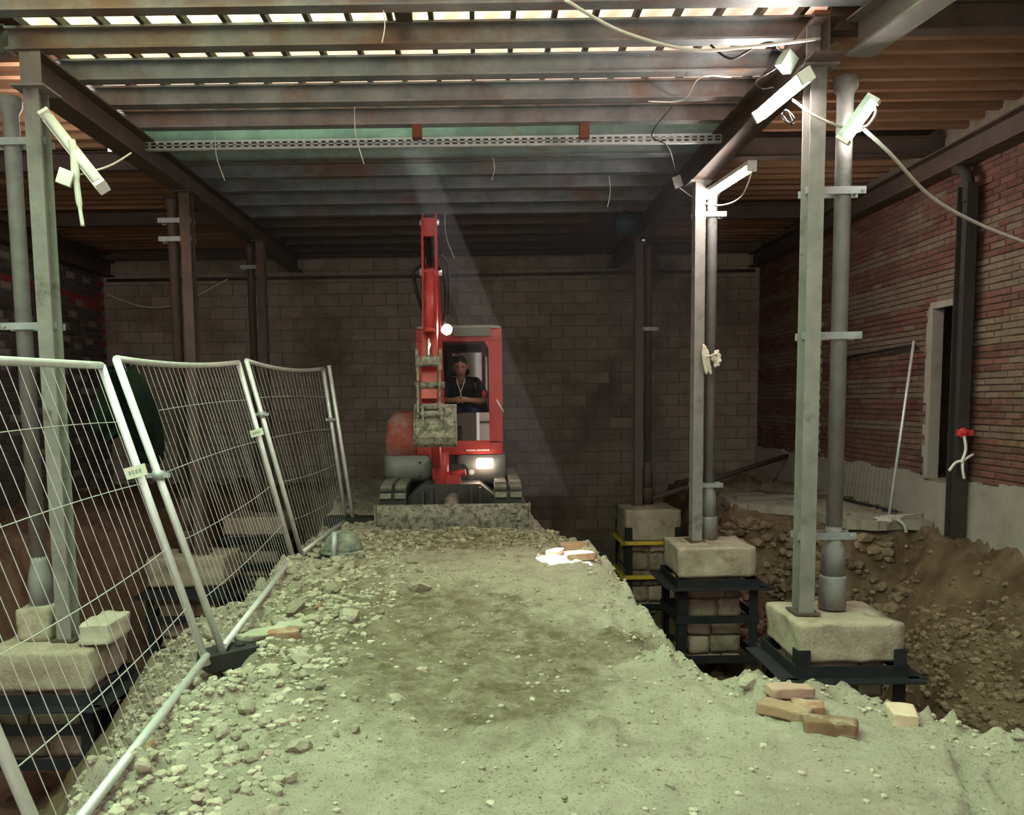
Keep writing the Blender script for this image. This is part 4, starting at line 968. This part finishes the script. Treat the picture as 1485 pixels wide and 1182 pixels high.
for k, (a_, c_, s, lab) in enumerate(((A1b, A1t, .66, 'pale green clip plate with small print on the front fence joint'), (B1b, B1t, .66, 'pale clip plate with small print on the second fence joint'))):
    p = a_.lerp(c_, s); q = V((.055, -.02, .018))
    mb = MB().box((-.055, -.012, -.03), (.055, .0, .03), Matrix.Rotation(-.25, 3, 'Y'), p+V((.0, -.03, 0)))
    o = mb.build('clip_plate', M('pale_plate', (.62, .66, .52), (.7, .73, .6), 6, .6, 0, 0), None); tag(o, lab, 'plate', 'fence clip plates')
    mb = MB()
    for i in range(4): mb.box((-.035+i*.018, -.0135, -.01), (-.023+i*.018, -.0125, .01), Matrix.Rotation(-.25, 3, 'Y'), p+V((.0, -.03, 0)))
    mb.build('print', M('grey_print', (.3, .32, .28), None, 5, .7, 0, 0), o)
for a_, c_, s, lab in ((A2b, A2t, .62, 'small steel coupler on the front fence joint'), (B2b, B2t, .74, 'dark coupler on the second fence joint'), (C1b, C1t, .68, 'coupler with wire loop on the last fence joint')):
    p = a_.lerp(c_, s); tag(MB().tube([p-V((.0, 0, .025)), p+V((0, 0, .025))], .032, 10).box((p.x-.06, p.y-.015, p.z-.012), (p.x+.06, p.y+.015, p.z+.012)).build('fence_coupler', zinc, None), lab, 'coupler', 'fence couplers')
def footblock(c, rz, lab, sx=.36, sy=.11, h=.10):
    mb = MB(); R = Matrix.Rotation(rz, 3, 'Z')
    pr = [(-sx, 0), (sx, 0), (sx*.94, h), (-sx*.94, h)]
    mb.prism(pr, 'y', -sy, sy); mb.tube([(-.05, 0, h-.01), (-.05, 0, h+.02)], .03, 10).tube([(.05, 0, h-.01), (.05, 0, h+.02)], .03, 10)
    mb.v = [tuple(R @ Vector(v)+Vector(c)) for v in mb.v]
    tag(mb.build('rubber_block', black_rub, None), lab, 'fence foot', 'rubber fence feet')
footblock((-1.42, 4.55, ground(-1.4, 4.55)-.035), .7, 'dusty rubber fence foot half buried in rubble at the front joint', .17, .09, .09)
footblock((-1.5, 9.40, ground(-1.5, 9.4)-.01), -.15, 'black rubber fence foot under the last fence post by the blade', .30)
footblock((-1.62, 7.32, ground(-1.62, 7.32)-.05), .5, 'small dusty rubber foot at the second fence joint', .2, .09, .09)
# dusty plank/hose heap next to the front fence foot
mb = MB(); rough_box(mb, (-.38, -.08, 0), (.38, .08, .06), 12, .028, 33, .02)
R = Matrix.Rotation(1.02, 3, 'Z') @ Matrix.Rotation(.05, 3, 'Y'); c_ = Vector((-1.19, 4.98, ground(-1.19, 4.98)-.01)); mb.v = [tuple(R @ Vector(v)+c_) for v in mb.v]
tag(mb.build('timber_offcut', M('green_dusted_timber', (.30, .29, .22), (.42, .40, .31), 6, .95, 0, .4, 30), None), 'dusty timber offcut lying in the rubble beside the front fence foot', 'timber')
# jacket over the fence joint
def cloth(name, cols, mt, label, cat, thick=.02):
    """grid of points (rows x cols) turned into a thick sheet with folds"""
    mb = MB(); r = len(cols); c = len(cols[0])
    vs = [Vector(p) for row in cols for p in row]
    mb.add(vs, [(i*c+j, i*c+j+1, (i+1)*c+j+1, (i+1)*c+j) for i in range(r-1) for j in range(c-1)], True)
    o = mb.build(name, mt, None); s_ = o.modifiers.new('t', 'SOLIDIFY'); s_.thickness = thick; s_.offset = 0
    s2 = o.modifiers.new('u', 'SUBSURF'); s2.levels = 1; s2.render_levels = 2
    return tag(o, label, cat)
jk = thing('jacket', 'dark green-black work jacket hung over the front fence joint', 'jacket', (-1.95, 4.5, 1.35))
def jpiece(nm_, pxs, Ybase, amp=.03, thick=.05):
    rows = []
    for i, (y, xl, xr) in enumerate(pxs):
        row = []
        for j in range(9):
            s = j/8; x = xl+(xr-xl)*s
            p = atY(x, y, Ybase+.10*math.sin(s*9+i*.9)*amp*8+amp*math.cos(i*1.7+j)-.12*math.sin(PI*s)); row.append(p)
        rows.append(row)
    mb = MB(); c = 9
    mb.add([p for row in rows for p in row], [(i*c+j, i*c+j+1, (i+1)*c+j+1, (i+1)*c+j) for i in range(len(rows)-1) for j in range(c-1)], True)
    o = mb.build(nm_, cloth_jacket, jk); s_ = o.modifiers.new('t', 'SOLIDIFY'); s_.thickness = thick; s2 = o.modifiers.new('u', 'SUBSURF'); s2.levels = 1; s2.render_levels = 2
jpiece('back_panel', [(533, 150, 176), (545, 142, 186), (565, 138, 195), (590, 132, 200), (615, 128, 203), (634, 130, 175), (640, 150, 162)], 4.60)
jpiece('front_panel', [(532, 166, 178), (545, 170, 192), (565, 178, 206), (590, 186, 216), (615, 194, 224), (640, 200, 228), (660, 205, 228), (670, 210, 220)], 4.62)
mb = MB().tube(spline([atY(184, 545, 4.5), atY(196, 575, 4.46), atY(208, 610, 4.46), atY(215, 650, 4.5), atY(213, 668, 4.52)]), [.05]*3+[.055]*6+[.05]*6+[.045]*6+[.04]*4, 10)
mb.build('sleeve', cloth_jacket, jk)

# ================================================================== LAMPS, TRAY, CABLES
tube_lit = EM('fluorescent_tube', (1.0, .90, .82), 140)
def fluoro(a, b, label, lit_=True, w_=.055, drop=V((0, 0, -1)), segs=1, house=white_pl):
    a = V(a); b = V(b); d = (b-a).normalized(); up = -V(drop).normalized(); up = (up-d*up.dot(d)).normalized(); sd = d.cross(up)
    t = thing('fluorescent_lamp', label, 'lamp', tuple((a+b)/2), 'strip lamps')
    def bx(mb, u0, u1, s0, s1, h0, h1):
        vs = [a+d*u+sd*s+up*h for h in (h0, h1) for (u, s) in ((u0, s0), (u1, s0), (u1, s1), (u0, s1))]
        mb.add(vs, [(0, 3, 2, 1), (4, 5, 6, 7), (0, 1, 5, 4), (1, 2, 6, 5), (2, 3, 7, 6), (3, 0, 4, 7)])
    L = (b-a).length
    h_ = MB(); bx(h_, 0, L, -w_*.8, w_*.8, .02, .06); h_.build('housing', house, t)
    for k in range(segs):
        u0 = L*k/segs+.03; u1 = L*(k+1)/segs-.03
        m_ = MB().tube([a+d*u0, a+d*u1], w_*.62, 12); m_.build('tube', tube_lit if lit_ else white_pl, t)
    for u_ in (-.02, L-.01): e = MB(); bx(e, u_, u_+.03, -w_*.75, w_*.75, -.035, .06); e.build('end_cap', white_pl, t)
    return t
fluoro(atX(1100, 168, 2.22), atX(1166, 112, 2.22), 'lit strip lamp fixed along the girder side above the front column', True, .06, V((-1, 0, -.6)), 3)
fluoro(atY(1226, 203, 6.02), atY(1268, 146, 5.92), 'short lit strip lamp tilted on the front iron pipe with mint green housing', True, .05, V((.7, -.4, -.6)), 1, green_pl)
fluoro(atX(1027, 284, 2.50), atX(1090, 243, 2.50), 'long lit strip lamp hung under the girder above the ragged column', True, .055, V((0, 0, -1)), 1)
fluoro(atY(66, 166, 6.05), atY(146, 268, 5.75), 'unlit white strip lamp dangling from the girder above the fence', False, .05, V((.3, -1, 0)), 1)
# hidden working lamp behind the left girder (its glow shows on the wood beyond)
fluoro((-3.375, 7.9, 3.97), (-3.375, 6.7, 3.97), 'lit strip lamp tucked behind the girder above the fence', True, .05, V((-1, 0, 0)), 1)
# perforated cable tray
ty = 8.3
tr = thing('cable_tray', 'perforated galvanised cable tray hung level under the cross beams', 'cable tray', (-.45, ty, 4.02))
MB().box((-3.42, ty-.003, 4.06), (2.45, ty+.05, 4.063)).box((-3.42, ty-.006, 4.055), (2.45, ty-.003, 4.075)).box((-3.42, ty-.006, 4.125), (2.45, ty-.003, 4.145)).box((-3.42, ty-.006, 4.095), (2.45, ty-.003, 4.105)).build('rail', galv, tr)
sl = MB(); x = -3.42
while x < 2.45: sl.box((x, ty-.006, 4.075), (x+.03, ty-.003, 4.125)); x += .075
o = sl.build('slots', galv, tr); o['kind'] = 'stuff'
for x in (-2.6, -1.2, .2, 1.6): MB().tube([(x, ty, 4.1), (x, ty+.02, 4.16)], .006, 6).build('hanger', zinc, tr)
# red spacer blocks between the beams
for px, lab in ((605, 'rust-red packing block wedged between the cross beams near the middle'), (847, 'rust-red packing block wedged between the cross beams, tilted')):
    a_ = atY(px, 192, 7.99); tag(MB().box((a_.x-.045, 7.93, a_.z-.06), (a_.x+.045, 8.02, a_.z+.07)).build('packing_block', M('rust_red_block', (.14, .05, .03), (.2, .08, .045), 9, .9, 0, .3), None), lab, 'block', 'packing blocks', 'thing')
def cable(name, pts, r, mt, lab, cat='cable', n=6, grp=None):
    return tag(MB().tube(spline(pts, 8), r, n).build(name, mt, None), lab, cat, grp)
cable('cable', [atY(820, 0, 5.3), atY(900, 45, 5.5), atY(1000, 72, 5.7), atY(1085, 68, 5.85), atY(1190, 56, 5.9)], .011, cable_w, 'pale cable swagged under the first cross beam to the lamp girder')
cable('cable', [atY(1250, 185, 5.96), atY(1290, 222, 5.9), atX(1350, 285, 3.4), atX(1420, 325, 4.0), atX(1500, 356, 4.6)], .013, cable_w, 'thick pale cable sagging from the tilted lamp towards the brick wall')
cable('cable', [atX(1150, 145, 2.26), atX(1185, 170, 2.36), atX(1240, 190, 2.72), atX(1250, 186, 2.78)], .009, cable_w, 'short cable crossing the front column between the two lamps')
cable('cable', [atY(1266, 146, 5.91), atY(1270, 163, 5.92), atY(1260, 180, 5.94), atY(1248, 186, 5.95)], .008, cable_w, 'white loop of cable at the tilted lamp')
cable('cable', [atX(1142, 160, 2.20), atX(1150, 178, 2.20), atX(1147, 180, 2.19), atX(1135, 172, 2.19), atX(1140, 160, 2.2), atX(1152, 172, 2.18), atX(1144, 178, 2.18), atX(1134, 165, 2.2)], .006, cable_b, 'coil of grey cable hanging below the three-part lamp')
cable('cable', [atX(1132, 95, 2.2), atX(1115, 105, 2.15), atX(1096, 118, 2.2), atX(1105, 128, 2.24), atX(1122, 126, 2.28)], .007, cable_b, 'black cable loop beside the mint junction box')
cable('cable', [atY(1030, 65, 5.9), atY(1060, 85, 5.9), atY(1095, 68, 5.9), atY(1120, 62, 5.9), atX(1136, 78, 2.22)], .008, cable_b, 'black cable arching across to the mint junction box')
cable('cable', [atX(1092, 245, 2.5), atX(1075, 285, 2.5), atX(1045, 298, 2.48), atX(1015, 292, 2.4), atX(985, 272, 2.2)], .007, cable_w, 'thin cable looped below the long lamp')
cable('cable', [atY(975, 155, 7.2), atY(945, 195, 7.3), atY(970, 215, 7.6), atX(980, 255, 2.22), atX(983, 265, 2.22)], .006, cable_b, 'thin dark cable dropping to the small white junction box')
cable('cable', [atY(1060, 112, 6.77), atY(1015, 113, 6.76), atY(990, 145, 7.3), atY(940, 147, 7.32)], .005, cable_w, 'thin wire along the third cross beam')
cable('cable', [atY(190, 222, 6.6), atY(160, 240, 6.2), atY(120, 252, 5.9), atY(95, 256, 5.85)], .007, cable_w, 'thin pale wire from the cable tray to the hanging unlit lamp')
cable('cable', [(-6.6, 14.9, 3.55), atY(210, 445, 14.9), atY(260, 440, 14.9), atY(330, 405, 14.9)], .012, cable_w, 'slack pale cable along the back wall behind the fence')
for k, (x, y0, y1, Y) in enumerate(((556, 15, 62, 5.6), (514, 155, 238, 7.4), (715, 228, 262, 9.0), (883, 255, 300, 9.7), (312, 192, 262, 8.0), (645, 310, 375, 10.5))):
    cable('wire', [atY(x, y0, Y), atY(x+2, (y0+y1)/2, Y), atY(x+(14 if k in (1, 4, 5) else -2), y1, Y)], .004, cable_w, 'thin wire end hanging from the cross beams', 'wire', 5, 'loose wire ends under the ceiling')
def jbox(p, s, mt, lab, rot=.3):
    tb = MB(); tb.cbox((-s[0], -s[1], -s[2]), (s[0], s[1], s[2]), .008)
    R = Matrix.Rotation(rot, 3, 'Y') @ Matrix.Rotation(rot, 3, 'Z'); tb.v = [tuple(R @ Vector(v)+Vector(p)) for v in tb.v]
    o = tb.build('junction_box', mt, None); tag(o, lab, 'junction box', 'junction boxes')
    l_ = MB().cbox((-s[0]*1.03, -s[1]-.008, -s[2]*1.03), (s[0]*1.03, -s[1]+.006, s[2]*1.03), .004); l_.v = [tuple(R @ Vector(v)+Vector(p)) for v in l_.v]; l_.build('lid', mt, o)
jbox(atX(1140, 90, 2.22), (.055, .035, .06), green_pl, 'mint green junction box on the girder by the three-part lamp', .5)
jbox(atX(983, 264, 2.22), (.045, .035, .06), white_pl, 'small white junction box under the girder near the long lamp', -.3)
jbox(atY(95, 258, 5.8), (.045, .04, .05), white_pl, 'small white junction box dangling by the unlit lamp', .35)
# hanging strip beside the unlit lamp
mb = MB().tube(spline([atY(104, 205, 5.90), atY(108, 225, 5.86), atY(110, 255, 5.83), atY(115, 295, 5.83), atY(120, 328, 5.83)]), [.028]*7+[.03]*6+[.022]*6+[.014]*6+[.012]*8, 6)
tag(mb.build('hanging_strip', M('dusty_film', (.55, .53, .48), (.62, .6, .55), 8, .7, 0, .1), None), 'torn pale strip hanging beside the unlit lamp', 'strip')
# blue hoist motor at the far girder and its hook plate
mt_ = thing('chain_hoist', 'dark blue drum-shaped hoist hung at the far end of the lamp girder', 'hoist', tuple(atY(908, 345, 11.6)))
p = atY(907, 325, 11.6)
MB().tube([(p.x-.17, p.y, p.z), (p.x-.14, p.y, p.z), (p.x+.14, p.y, p.z), (p.x+.17, p.y, p.z)], [.10, .16, .16, .10], 18).build('drum', M('dark_teal_paint', (.02, .045, .055), (.03, .06, .07), 6, .5, 0, .05), mt_)
MB().box((p.x-.03, p.y-.03, p.z+.14), (p.x+.03, p.y+.03, 4.16)).build('hanger', steel_rust, mt_)
p2 = atY(933, 348, 12.05); tag(MB().ball(p2, .055, 2).tube([p2+V((0, 0, .04)), p2+V((0, 0, .16))], .012, 8).build('steel_ball', chrome, None), 'small shiny steel ball hanging at the top of the dark far column', 'ball')

# dusty air that the sun shaft shows up in
hm = bpy.data.materials.new('dusty_air'); hm.use_nodes = True; hn = hm.node_tree; hn.nodes.remove(hn.nodes['Principled BSDF'])
vs_ = hn.nodes.new('ShaderNodeVolumeScatter'); vs_.inputs['Density'].default_value = .0055; vs_.inputs['Color'].default_value = (.9, .92, 1, 1); hn.links.new(vs_.outputs[0], hn.nodes['Material Output'].inputs['Volume'])
hz_ = MB().box((-2.6, 6.9, .75), (2.2, 9.9, 4.12)).build('dust_haze', hm, None); hz_['kind'] = 'stuff'; hz_['label'] = 'thin dusty haze in the sun shaft above the excavator'; hz_['category'] = 'haze'
# ================================================================== SMALL THINGS
def rag(p, lab, s=1.0):
    mb = MB(); P_ = V(p)
    for k in range(4):
        dx = .012*k; pts = spline([P_+V((-.055+dx, -.05, .15-.02*k)), P_+V((-.065+dx*1.4, -.06-.008*(k % 2), .04)), P_+V((-.05+dx*1.6, -.055, -.06-.01*k)), P_+V((-.02+dx*1.3, -.05, -.17+.03*(k % 3)))], 5)
        mb.tube(pts, [.010+.008*abs(math.sin(i*1.1+k)) for i in range(len(pts))], 6)
    for k in range(5): mb.ball(P_+V((.085+.025*math.sin(k*2.3), -.045+.01*math.cos(k), .05-.028*k)), (.032, .03, .034), 2, jitter=.9, seed=3+k)
    mb.tube(spline([P_+V((-.05, -.06, .03)), P_+V((.0, -.095, .02)), P_+V((.05, -.09, .04)), P_+V((.09, -.05, .03))], 4), .012, 6)
    tag(mb.build('rag', rag_m, None), lab, 'rag')
rag(atY(1026, 520, 9.06), 'cream rag knotted round the iron pipe of the middle column')
# pole tool leaning on the right, with a rag at its foot
tl = thing('leaning_pole', 'long shiny pole leaning towards the brick wall with a rag at its foot', 'pole', (4.58, 9.22, .2))
MB().tube([(4.60, 9.28, .22), (4.93, 9.5, 2.2)], .016, 8).build('pole', galv, tl)
mb = MB().ball((4.55, 9.16, .225), (.16, .05, .035), 2, jitter=.6, seed=4).ball((4.47, 9.11, .20), (.08, .05, .06), 2, jitter=.5, seed=6).tube(spline([(4.60, 9.10, .22), (4.66, 9.05, .16), (4.68, 9.04, .08)]), .02, 6).tube([(4.6, 9.2, .24), (4.95, 9.22, .26)], .012, 6)
mb.build('rag', M('grey_rag', (.36, .34, .28), (.45, .42, .36), 8, .95, 0, .2), tl)
# second thin rod further back
tag(MB().tube([atX(1155, 722, 4.3), atX(1167, 655, 4.45)], .012, 6).build('steel_rod', zinc, None), 'thin pale rod standing in the shade behind the front column', 'rod')
# brace pipe from the far pedestal up to the right
tag(MB().tube([(2.52, 12.25, .10), (5.0, 13.4, .64)], .04, 10).build('brace_pipe', steel_rust, None), 'dark pipe slanting from the yellow-strapped pedestal to the brick wall', 'pipe')
# dark mesh panel leaning against the brick wall
fp = thing('leaning_mesh_panel', 'dark wire mesh panel leaning flat against the brick wall behind the pole', 'fence', (4.8, 10.3, .2))
q0, q1, q2, q3 = V((4.80, 9.5, .25)), V((4.78, 11.3, .22)), V((4.94, 11.25, 2.10)), V((4.94, 9.5, 2.16))
for a_, c_ in ((q0, q1), (q1, q2), (q2, q3)): MB().tube([a_, c_], .018, 6).build('tube', steel_black, fp)
wm = MB()
for k in range(1, 18): wm.tube([q0.lerp(q1, k/18), q3.lerp(q2, k/18)], .002, 4, False)
for k in range(1, 9): wm.tube([q0.lerp(q3, k/9), q1.lerp(q2, k/9)], .002, 4, False)
wm.build('wire_mesh', steel_rust, fp)
# red-white tape on the wall column
tp = thing('barrier_tape', 'red and white barrier tape knotted round the blackened wall column', 'tape', (4.84, 8.33, 1.1))
p = atX(1396, 628, 4.82); p.y = 8.33
MB().box((4.79, 8.325, p.z-.03), (4.95, 8.345, p.z+.03)).ball((4.84, 8.31, p.z), (.05, .03, .045), 2, jitter=.5, seed=2).build('red_knot', red_tape, tp)
wt = MB()
for pts in ([(4.84, 8.31, p.z), (4.86, 8.29, p.z-.16), (4.82, 8.29, p.z-.30)], [(4.83, 8.30, p.z-.28), (4.76, 8.29, p.z-.30), (4.70, 8.29, p.z-.38)], [(4.84, 8.30, p.z-.28), (4.83, 8.28, p.z-.36), (4.85, 8.28, p.z-.46)], [(4.84, 8.3, p.z-.28), (4.90, 8.3, p.z-.24), (4.95, 8.32, p.z-.22)]): wt.tube(spline(pts), .014, 5)
wt.build('white_tails', white_pl, tp)
# blue sack in the slot window, with broken brick
tag(MB().ball((5.26, 8.95, .80), (.07, .14, .13), 2, jitter=.35, seed=5).build('plastic_sack', blue_bag, None), 'crumpled blue plastic sack lying in the slot opening of the brick wall', 'sack')
# loose bricks
def brickobj(p, rz, size, mt, lab, tilt=(0, 0), seed=0, grp='loose bricks on the ramp'):
    mb = rough_box(MB(), (-size[0]/2, -size[1]/2, 0), (size[0]/2, size[1]/2, size[2]), 7, .010, seed, .006)
    R = Matrix.Rotation(rz, 3, 'Z') @ Matrix.Rotation(tilt[0], 3, 'X') @ Matrix.Rotation(tilt[1], 3, 'Y')
    z = max(.10, ground(p[0], p[1]))-.008
    mb.v = [tuple(R @ Vector(v)+Vector((p[0], p[1], z))) for v in mb.v]
    tag(mb.build('brick', mt, None), lab, 'brick', grp)
bb = brick_bit; bd = M('dusty_orange_brick', (.27, .165, .105), (.36, .235, .155), 9, .95, 0, .5, 60, c3=(.42, .36, .27), c3scale=7, c3lo=.5, c3hi=.65)
B_ = [((1146, 1000), .08, (.20, .10, .05), M('pink_brick', (.36, .22, .17), (.45, .31, .24), 9, .95, 0, .5, 60), 'pinkish brick at the back of the brick pile before the front pedestal'),
      ((1138, 1030), -.75, (.23, .11, .055), bd, 'long dusty orange brick lying diagonally in the pile before the front pedestal'),
      ((1172, 1022), -.30, (.14, .10, .05), bb, 'half brick lying in the middle of the brick pile'),
      ((1205, 1050), -.35, (.22, .10, .06), M('brown_brick', (.15, .085, .05), (.24, .15, .09), 9, .95, 0, .5, 60, c3=(.33, .28, .2), c3scale=8, c3lo=.52, c3hi=.65), 'brown brick lying closest in the brick pile'),
      ((1310, 1036), -.28, (.11, .16, .07), M('pale_pink_brick', (.5, .36, .27), (.58, .46, .34), 8, .95, 0, .3, 40), 'pale pinkish half brick alone near the pit edge'),
      ((832, 794), .15, (.27, .12, .07), bd, 'pale brick at the back of the sunlit patch'),
      ((842, 805), .12, (.26, .12, .07), bb, 'orange brick lying in the sunlit patch on the ramp edge'),
      ((410, 920), .35, (.19, .10, .06), bb, 'orange brick half sunk in the rubble beside the dusty timber offcut'),
      ((805, 800), .9, (.16, .10, .06), rubble_pink, 'broken brick end beside the sunlit patch')]
for k, (px, rz, sz, mt, lab) in enumerate(B_):
    p = atZ(px[0], px[1], .2)
    for _ in range(4): p = atZ(px[0], px[1], max(.12, ground(p.x, p.y))+.03)
    brickobj(p, rz, sz, mt, lab, (0, 0), k)
# dome-shaped crust with steel peg near the fence end
hx_, hy_ = -1.30, 7.62; hz = ground(hx_, hy_)
hl = thing('hard_hat', 'grey-green dusty dome like a hard hat lying by the second fence joint', 'helmet', (hx_, hy_, hz))
dm = MB(); n = 20; prof = [(.19, hz+.0), (.18, hz+.05), (.155, hz+.12), (.11, hz+.17), (.05, hz+.195), (.006, hz+.20)]
dm.lathe(prof, (hx_, hy_), 20); dm.build('shell', M('dusty_grey_green', (.07, .09, .08), (.30, .31, .235), 9, .9, 0, .6, 30), hl)
MB().lathe([(.22, hz-.005), (.22, hz+.012), (.185, hz+.02)], (hx_, hy_), 20).build('brim', MATS['dusty_grey_green'], hl)
pz = ground(-1.32, 7.36)
tag(MB().tube([(-1.345, 7.34, pz-.05), (-1.335, 7.38, pz+.24)], .024, 10).build('steel_peg', zinc, None), 'short grey steel peg standing in front of the dusty dome', 'peg')
# the yard across from the open front, which the cab glass mirrors
yd = thing('yard_house', 'pale pinkish house front across the yard, facing the open bay', 'house', (4.5, -9.5, 0))
MB().box((-.05, -9.8, 0), (9, -9.4, 7)).build('facade', M('pale_pink_render', (.85, .66, .60), (.9, .74, .68), 3, .9, 0, .1), yd)
for zz in (1.6, 3.0, 4.4, 5.8):
    MB().box((-.05, -9.4, zz), (9, -9.36, zz+.07)).build('string_course', wood_dark, yd)
    for k in range(4): MB().box((.55+k*2, -9.4, zz+.3), (1.35+k*2, -9.37, zz+1.2)).build('window', dark_glass, yd)
tag(MB().cbox((-1.0, -8.9, 0), (-.15, -8.5, 7), .02).build('yard_pier', wood_dark, None), 'dark gate pier across the yard beside the pink house', 'pier', None, 'thing')
tre = thing('yard_tree', 'leafy tree across the yard before the open bay', 'tree', (-2.2, -8.5, 0))
MB().tube([(-2.2, -8.5, 0), (-2.15, -8.5, 1.8), (-2.3, -8.6, 3)], [.14, .11, .06], 10).build('trunk', wood_dark, tre)
lf = MB()
for k in range(1500):
    a_ = random.uniform(0, 6.28); b_ = random.uniform(-1.2, 1.4); rr = 1.45*random.random()**.4
    p_ = V((-2.2+rr*math.cos(a_)*math.cos(b_), -8.5+rr*math.sin(a_)*math.cos(b_)*.7, 2.9+1.9*rr/1.45*math.sin(b_))); q_ = V((random.gauss(0, 1), random.gauss(0, 1), random.gauss(0, 1))).normalized()*.10; t_ = q_.orthogonal().normalized()*.05
    lf.add([p_-q_, p_+t_, p_+q_, p_-t_], [(0, 1, 2, 3)])
o = lf.build('leaves', M('green_leaf', (.03, .09, .03), (.08, .18, .06), 5, .6, 0, 0, rnd=.3), tre, fix=False); o['kind'] = 'stuff'
# individual rubble stones along the left edge
random.seed(11)
shapes = []
for k in range(8):
    bm = bmesh.new(); bmesh.ops.create_icosphere(bm, subdivisions=2, radius=1)
    for v in bm.verts:
        q = v.co.copy(); f_ = 1+.45*mn.noise(q*1.3+V((k*5.1, 0, k)))+.15*mn.noise(q*3.3+V((k*2.1, 4, k)))
        v.co = V((q.x*f_*random.choice((1, 1)), q.y*f_*.85, q.z*f_*.68))
        for pl_ in range(4):
            nrm = V((math.sin(k*3+pl_*2.1), math.cos(k*1.7+pl_*2.9), math.sin(pl_*1.3+k))).normalized(); dd = v.co.dot(nrm)-.62
            if dd > 0: v.co -= nrm*dd
    me_ = bpy.data.meshes.new('rubble_stone'); bm.to_mesh(me_); bm.free(); me_.materials.append(brick_bit if k == 7 else (rubble_pink if k == 6 else stone_pale)); shapes.append(me_)
def rock(x, y, r, k, lab, grp):
    o = put('rubble_stone', shapes[k], None, (x, y, ground(x, y)+r*.16), (random.uniform(-.5, .5), random.uniform(-.5, .5), random.uniform(0, 6.28)), (r, r*random.uniform(.75, 1.1), r*random.uniform(.7, 1)))
    tag(o, lab, 'stone', grp, 'thing')
cnt = 0; placed = []
while cnt < 292:
    y = 2.7+6.2*random.random(); x = random.gauss(-1.40+(.0 if y < 4 else -.2), .45)
    d = inramp(x, y)
    if d > 1.0 or x > -.4: continue
    r = random.choice((.022, .026, .03, .035, .045, .06, .08 if y > 4.3 else .04)) * (1.0 if y < 5 else 1.2)
    if any((x-a_)**2+(y-b_)**2 < (.75*(r+c_))**2 for a_, b_, c_ in placed): continue
    placed.append((x, y, r))
    k = random.choice((0, 1, 2, 3, 4, 5, 0, 1, 2, 3, 4, 5, 6, 7)) if r < .07 else random.choice((0, 2, 4, 5))
    lab = 'orange brick fragment among the rubble along the fence side of the ramp' if k == 7 else '%s stone in the rubble %s, %s' % ('pinkish' if k == 6 else 'dusty', 'before the front fence joint' if y < 3.6 else ('around the front fence foot' if y < 4.9 else ('along the middle fence panel, front half' if y < 6.1 else ('along the middle fence panel, far half' if y < 7.4 else 'between the dusty dome and the blade'))), 'small' if r < .034 else ('fist-sized' if r < .05 else 'large'))
    rock(x, y, r, k, lab, 'brick fragments in the rubble' if k == 7 else 'rubble stones along the fence'); cnt += 1
for (px, py), r, k, lab in (((655, 615), .0, 0, ''), ((612, 972), .045, 6, 'small pair stone alone on the brown middle of the ramp'), ((943, 914), .06, 0, 'flat white stone at the pit edge'), ((1088, 992), .07, 0, 'round pale stone before the brick pile')):
    if not r: continue
    p = atZ(px, py, .2); rock(p.x, p.y, r, k, lab, None)
